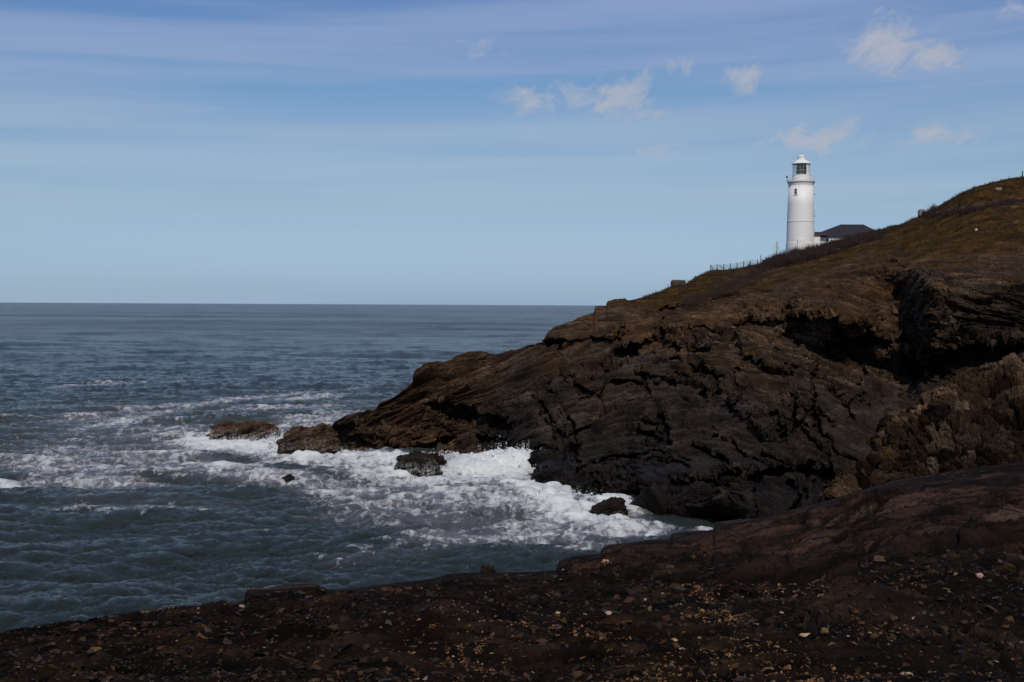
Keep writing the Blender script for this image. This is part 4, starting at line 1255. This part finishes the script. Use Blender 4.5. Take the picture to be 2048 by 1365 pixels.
# ---- keepers' building
hb = at(1690, 490, 352)
house = empty('house', (hb[0], hb[1], GZ), 'low white building with a dark slate hipped roof at the foot of the lighthouse', 'house')
HA = lambda x, y, D_=345.0: at(x, y, D_)
eL, eR = HA(1627, 472.8, 344), HA(1776, 471.6, 344)
ez = eL[2]
rdgL, rdgR = HA(1682, 450.9, 351), HA(1727, 447.7, 351)
rz_ = (rdgL[2] + rdgR[2]) / 2
RV = [(eL[0], 344, ez), (eR[0], 344, ez), (eR[0], 358, ez), (eL[0], 358, ez), (rdgL[0], 351, rz_), (rdgR[0], 351, rz_),
      (eL[0], 344, ez - .18), (eR[0], 344, ez - .18), (eR[0], 358, ez - .18), (eL[0], 358, ez - .18)]
mesh_obj('roof', RV, [(0, 1, 5, 4), (1, 2, 5), (2, 3, 4, 5), (3, 0, 4), (0, 6, 7, 1), (1, 7, 8, 2), (2, 8, 9, 3), (3, 9, 6, 0), (9, 8, 7, 6)], M_SLATE, house)
MB().box(((eL[0] + eR[0]) / 2, 351, (GZ + ez - .2) / 2), (eR[0] - eL[0] - .7, 13, ez - .2 - GZ)).build('wall', M_WHITE, house)
# wing between tower and house, with its own brown roof
w0, w1 = HA(1612.5, 470.2, 343.2), HA(1652, 463.5, 346)
MB().add([(w0[0], 342.9, w0[2]), (w1[0], 342.9, w0[2]), (w1[0], 347.5, w1[2]), (w0[0] + 1.7, 347.5, w1[2]), (w0[0], 342.9, w0[2] - .2), (w1[0], 342.9, w0[2] - .2), (w1[0], 347.5, w0[2] - .2), (w0[0] + 1.7, 347.5, w0[2] - .2)],
         [(0, 1, 2, 3), (4, 5, 1, 0), (5, 6, 2, 1), (6, 7, 3, 2), (7, 4, 0, 3), (7, 6, 5, 4)]).build('wing_roof', M_BROWNROOF, house)
wl, wr = HA(1615, 480, 343.4)[0], HA(1640, 480, 343.4)[0]
MB().box(((wl + wr) / 2, 345.0, (GZ + w0[2] - .22) / 2), (wr - wl, 3.4, w0[2] - .22 - GZ)).build('wing_wall', M_WHITE, house)
pl, pr_, pz = HA(1609, 476, 341.6)[0], HA(1617.3, 476, 341.6)[0], HA(1609, 475.8, 341.6)[2]
pch = MB().box(((pl + pr_) / 2, 342.3, (GZ + pz) / 2), (pr_ - pl, 1.6, pz - GZ)).build('porch', M_GREYDOOR, house)
for (qx, qy, w_, h_, D_) in ((1614.2, 483.5, .45, 1.0, 341.44),):
    k_ = MB().box(HA(qx, qy, D_), (w_, .06, h_)).build('pane', M_WIN, None)
    k_.parent = pch
    k_.location = -house.location
for (qx, qy, w_, h_, D_) in ((1621.2, 482.8, .5, .9, 343.25), (1655, 480, .7, 1.1, 344.45), (1690, 480, .7, 1.1, 344.45), (1716, 480, .7, 1.1, 344.45)):
    MB().box(HA(qx, qy, D_), (w_, .08, h_)).build('window', M_WIN, house)
lo, lo2 = HA(1596, 478.6, 340.6), HA(1611, 478.6, 340.6)
lw = MB().box(((lo[0] + lo2[0]) / 2, 340.9, (GZ + lo[2]) / 2), (lo2[0] - lo[0], .4, lo[2] - GZ)).build('yard_wall', M_WHITE)
tag(lw, 'short white wall in front of the lighthouse base beside the porch', 'wall')

# ---- posts, fence
M_POST = plain('weathered_wood', (0.045, 0.036, 0.03), 0.85, 0.3, 8)
M_PALEPOST = plain('pale_painted_post', (0.42, 0.40, 0.34), 0.7)
M_NET = plain('wire_netting', (0.10, 0.11, 0.12), 0.5)


def grounded(qx, D_):
    """height of the hill at the sight column qx and distance D_"""
    j = int(round(np.interp(qx, px, np.arange(NC))))
    col = PA[:, j]
    i0 = NR - 40
    i = i0 + int(np.argmin(abs(col[i0:, 1] - D_)))
    return col[i].copy()


fnc_x = [1421.5, 1434, 1448, 1460.5, 1473.5, 1487.5, 1501, 1514.5]
fp = []
for x in fnc_x:
    p = PA[NR - 1, int(round(np.interp(x, px, np.arange(NC))))].copy()
    fp.append(p)
fence = empty('fence', tuple(fp[0]), 'short post and wire netting fence on the brow left of the hedge', 'fence')
for i, p in enumerate(fp):
    MB().bar(p + np.array([0, 0, -.3]), p + np.array([0, 0, .98]), .075, 6, .06).build('post', M_POST, fence)
MB().bar(fp[0] + np.array([0.05, 0, .8]), fp[0] + np.array([.75, -.1, -.1]), .055).build('brace', M_POST, fence)
MB().bar(fp[1] + np.array([0.35, 0, .75]), fp[1] + np.array([1.4, -.1, -.1]), .055).build('brace', M_POST, fence)
net = MB()
for a, b in zip(fp[:-1], fp[1:]):
    for hz in np.linspace(.08, .86, 7):
        net.bar(a + np.array([0, 0, hz]), b + np.array([0, 0, hz]), .010, 4)
    for tt in np.linspace(.08, .92, 10):
        q_ = a + (b - a) * tt
        net.bar(q_ + np.array([0, 0, .05]), q_ + np.array([0, 0, .88]), .007, 4)
net.build('wire_netting', M_NET, fence)
b_ = grounded(1520.5, 201)
po = MB().bar(b_ + np.array([0, 0, -.4]), b_ + np.array([.05, 0, float(at(1520.5, 511, b_[1])[2] - b_[2])]), .07, 6).build('pole', M_POST)
tag(po, 'thin leaning dark pole where the wire fence meets the hedge', 'pole')
b_ = grounded(1553, 214)
tz = float(at(1553, 484, b_[1])[2])
sg = empty('signpost', tuple(b_), 'pale post with crossarms standing in the hedge left of the lighthouse', 'post')
MB().bar(b_ + np.array([0, 0, -.5]), np.array([b_[0], b_[1], tz]), .13, 8).build('post', M_PALEPOST, sg)
MB().bar((b_[0] - .6, b_[1], tz - .98), (b_[0] + .65, b_[1], tz - .95), .06, 6).bar((b_[0] - .38, b_[1], tz - 1.3), (b_[0] + .4, b_[1], tz - 1.3), .05, 6).build('crossarm', M_PALEPOST, sg)
b_ = grounded(2044.5, 188)
po = MB().bar(b_ + np.array([0, 0, -.4]), b_ + np.array([0, 0, float(at(2044.5, 342.5, b_[1])[2] - b_[2])]), .09, 6).build('post', M_POST)
tag(po, 'single dark post on top of the hill at the right edge', 'post')

# pale stone pillar, block and stones on the hill
M_PALE = plain('pale_stone', (0.20, 0.15, 0.115), 0.85, 0.35, 3, bump=0.6)


def hill_rock(qx, qy, size, label, seed, mat=None, name='boulder', lift=0.3):
    b = on_head(qx, qy)
    w = np.linspace(-math.pi / 2, math.pi / 2, 21)
    u = np.linspace(0, 2 * math.pi, 32, endpoint=False)
    sg_ = lambda a, e: np.sign(a) * np.abs(a) ** e
    V = np.stack([sg_(np.cos(w), .5)[:, None] * sg_(np.cos(u), .5)[None], sg_(np.cos(w), .5)[:, None] * sg_(np.sin(u), .5)[None], sg_(np.sin(w), .5)[:, None] + 0 * u[None]], 2).reshape(-1, 3)
    V = V * (1 + 0.25 * fbm(V * 1.3 + seed, 3, .6, seed)[:, None])
    o = mesh_obj(name, V * np.array(size) / 2, grid_faces(21, 32, True), mat or M_PALE)
    o.location = b + np.array([0, 0, size[2] * lift])
    return tag(o, label, 'stone')


hill_rock(1843, 429, (1.1, 1.0, 1.3), 'pale squarish stone at the lower end of the dark bank on the skyline', 31, name='boulder')
hill_rock(1996, 379, (1.0, .8, .5), 'pale flat rock showing through turf near the hill top', 32)
hill_rock(1952, 462, (.34, .34, .34), 'tiny white stone alone on the grassy hillside', 33, mat=plain('white_stone', (.5, .42, .36), .8))
hill_rock(1925, 419, (.42, .3, .4), 'small pale stone below the dark bank near the hill top', 34)
hill_rock(1357, 570, (2.3, 1.5, 1.0), 'squared stone block on the brow left of the wire fence', 35, mat=M_ROCK if False else plain('brown_stone', (.05, .034, .022), .9, .4, 3, bump=.6))

# ---- thorn hedge and shrubs: bundles of twigs
M_TWIG = plain('bare_twigs', (0.024, 0.0115, 0.0095), 0.95, 0.4, 2)


def twigs(roots, hts, rs, per=36, wid=0.03, lean=0.55):
    vs, fs = [], []
    n = 0
    for p, h in zip(roots, hts):
        m = per
        az0 = rs.uniform(0, 6.28, m)
        ln = np.abs(rs.normal(0, lean, m))
        L = h * rs.uniform(.5, 1.0, m)
        base_ = p[None] + np.c_[rs.normal(0, .25, (m, 2)), np.full(m, -.2)]
        d = np.stack([np.cos(az0) * np.sin(ln), np.sin(az0) * np.sin(ln), np.cos(ln)], 1)
        mid = base_ + d * (L * .55)[:, None]
        tip = mid + (d + rs.normal(0, .28, (m, 3)) + np.array([0, 0, .25])) * (L * .45)[:, None]
        for (a, b, r0, r1) in ((base_, mid, wid * 1.3, wid), (mid, tip, wid, wid * .35),
                               (mid, mid + (d + rs.normal(0, .5, (m, 3))) * (L * .35)[:, None], wid * .8, wid * .3),
                               (base_ * .5 + mid * .5, base_ * .5 + mid * .5 + (d + rs.normal(0, .6, (m, 3))) * (L * .4)[:, None], wid * .8, wid * .3)):
            s = rs.normal(size=(m, 3))
            s /= np.linalg.norm(s, axis=1)[:, None]
            t2 = np.cross(d, s)
            q4 = [a - s * r0, a + s * r0, a + t2 * r0, b - s * r1, b + s * r1, b + t2 * r1]
            vs.append(np.stack(q4, 1).reshape(-1, 3))
            k = n + np.arange(m)[:, None] * 6
            fs.append(np.concatenate([k + np.array([[0, 1, 4, 3]]), k + np.array([[1, 2, 5, 4]]), k + np.array([[2, 0, 3, 5]])], 0))
            n += m * 6
    return np.concatenate(vs), np.concatenate(fs)


rs = np.random.RandomState(12)
roots, hts = [], []
for k in range(380):
    x = rs.uniform(1512, 1768)
    j = int(round(np.interp(x, px, np.arange(NC))))
    i = NR - 1 + rs.randint(-14, 8)
    p = PA[i, j].copy()
    p[:2] += rs.normal(0, .3, 2)
    hmax = np.interp(x, [1510, 1540, 1580, 1620, 1660, 1700, 1740, 1770], [.7, 1.4, 2.0, 1.75, 1.6, 1.5, 1.3, .5])
    roots.append(p)
    hts.append(hmax * rs.uniform(.6, 1.05))
tv, tf = twigs(roots, hts, rs, 40)
hd = mesh_obj('hedge', tv, tf, M_TWIG)
tag(hd, 'bare brown thorn hedge along the brow below the lighthouse', 'hedge')
roots, hts = [], []
for k in range(16):
    j = int(round(np.interp(rs.uniform(1848, 1868), px, np.arange(NC))))
    roots.append(PA[NR - 1 + rs.randint(-6, 2), j].copy())
    hts.append(rs.uniform(.7, 1.15))
tv, tf = twigs(roots, hts, rs, 26)
tag(mesh_obj('shrub', tv, tf, M_TWIG), 'small bare shrub on the skyline right of the pale squarish stone', 'shrub')
M_BRUSH = plain('brown_brush', (0.027, 0.0125, 0.0075), 0.95, 0.4, 2)
roots, hts = [], []
for k in range(420):
    t0 = rs.uniform(0, 1)
    x = np.interp(t0, [0, .35, .7, 1], [1370, 1430, 1480, 1545]) + rs.normal(0, 6)
    y = np.interp(t0, [0, .35, .7, 1], [612, 590, 562, 536]) + rs.normal(0, 8)
    roots.append(on_head(x, y))
    hts.append(rs.uniform(.3, .9))
for ln, hm in (([(1625, 514), (1690, 496)], .35), ([(1530, 562), (1580, 547)], .35), ([(1850, 500), (1790, 506)], .3), ([(1990, 480), (2048, 470)], .3)):
    for k in range(40):
        t0 = rs.uniform(0, 1)
        roots.append(on_head(ln[0][0] + (ln[1][0] - ln[0][0]) * t0, ln[0][1] + (ln[1][1] - ln[0][1]) * t0 + rs.normal(0, 2)))
        hts.append(hm * rs.uniform(.5, 1.2))
tv, tf = twigs(roots, hts, rs, 16, .03, .7)
tag(mesh_obj('brushwood', tv, tf, M_BRUSH), kind='stuff')

M_TUFT = plain('dry_grass', (0.034, 0.019, 0.0065), 0.95, 0.6, 0.8)
roots, hts = [], []
for k in range(260):
    x = rs.uniform(1850, 2200)
    roots.append(on_head(x, np.interp(x, [1850, 1900, 1960, 2048, 2200], [433, 424, 416, 401, 378]) + rs.normal(0, 2.5)))
    hts.append(rs.uniform(.35, .8))
tv, tf = twigs(roots, hts, rs, 26, .032, .8)
tag(mesh_obj('scrub_bank', tv, tf, M_TWIG), 'dark scrubby bank running across the hill top to the right edge', 'scrub')
roots, hts = [], []
while len(roots) < 3000:
    x = rs.uniform(1290, 2200)
    j = int(round(np.interp(x, px, np.arange(NC))))
    i = NR - 1 - int(abs(rs.normal(0, 1)) * 90) if rs.uniform() < .75 else NR - 1 - rs.randint(0, 6)
    if i < 0 or grass[i, j] < .45:
        continue
    roots.append(PA[i, j].copy())
    hts.append(rs.uniform(.22, .6))
tv, tf = twigs(roots, hts, rs, 9, .028, .7)
tag(mesh_obj('grass', tv, tf, M_TUFT), kind='stuff')

# ================================================================== SPRAY
M_SPRAY, _t, _b, _o = new_mat('sea_spray')
_b.inputs['Base Color'].default_value = (0.80, 0.82, 0.83, 1)
_b.inputs['Roughness'].default_value = 0.8
_b.inputs['Subsurface Weight'].default_value = 0.0
rs = np.random.RandomState(77)
sp_p, sp_s = [], []
# photo px x, water y, spread m, height m, count
for (qx, qy, spr, hgt, cnt) in [(930, 946, 2.2, 1.3, 1500), (965, 946, 2.4, 1.9, 2200), (1000, 944, 2.4, 2.7, 2800), (1030, 942, 1.9, 3.4, 3200), (1055, 938, 1.6, 3.5, 3000), (1075, 930, 1.0, 3.0, 1400), (900, 935, 1.5, 1.4, 600),
                                (1110, 1000, 1.6, 1.4, 1500), (1122, 1008, 1.2, 1.3, 900), (1235, 1018, 1.6, 1.0, 900), (1205, 1018, 1.2, .8, 500), (470, 888, 3.0, 1.0, 1300), (440, 888, 1.6, .9, 700), (505, 890, 2.0, 1.1, 900), (552, 888, 1.3, 1.9, 1300), (562, 880, .8, 1.6, 600),
                                (575, 905, 1.5, 1.2, 400), (1080, 1020, 2.0, .8, 700), (690, 908, 1.6, .8, 400), (905, 912, 1.2, 1.0, 400)]:
    cnt = int(cnt * 1.7)
    D1 = float(seaD(qx, qy))
    c_ = at(qx, qy, D1)
    x = rs.normal(0, spr, cnt)
    y = rs.normal(0, spr * .35, cnt)
    lump_ = 0.45 + 0.75 * np.abs(fbm(np.c_[(x + c_[0]) / 1.1, y * 0, y * 0], 4, .6, 91)) * 2
    h = hgt * np.minimum(rs.exponential(.33, cnt), 1.25) * lump_
    sp_p.append(np.c_[c_[0] + x + h * .15, c_[1] + y, h - .1])
    sp_s.append(np.exp(rs.normal(-3.05, .4, cnt)) * (1.25 - .85 * np.clip(h / hgt, 0, 1)))
sp_p, sp_s = np.concatenate(sp_p), np.concatenate(sp_s)
OV = np.array([(1, 0, 0), (-1, 0, 0), (0, 1, 0), (0, -1, 0), (0, 0, 1), (0, 0, -1)], float)
OF = np.array([(0, 2, 4), (2, 1, 4), (1, 3, 4), (3, 0, 4), (2, 0, 5), (1, 2, 5), (3, 1, 5), (0, 3, 5)])
vv = (OV[None] * sp_s[:, None, None] * rs.uniform(.6, 1.4, (len(sp_s), 1, 3)) + sp_p[:, None]).reshape(-1, 3)
ff = (OF[None] + (np.arange(len(sp_s)) * 6)[:, None, None]).reshape(-1, 3)
tag(mesh_obj('sea_spray', vv, ff, M_SPRAY, smooth=True), kind='stuff')
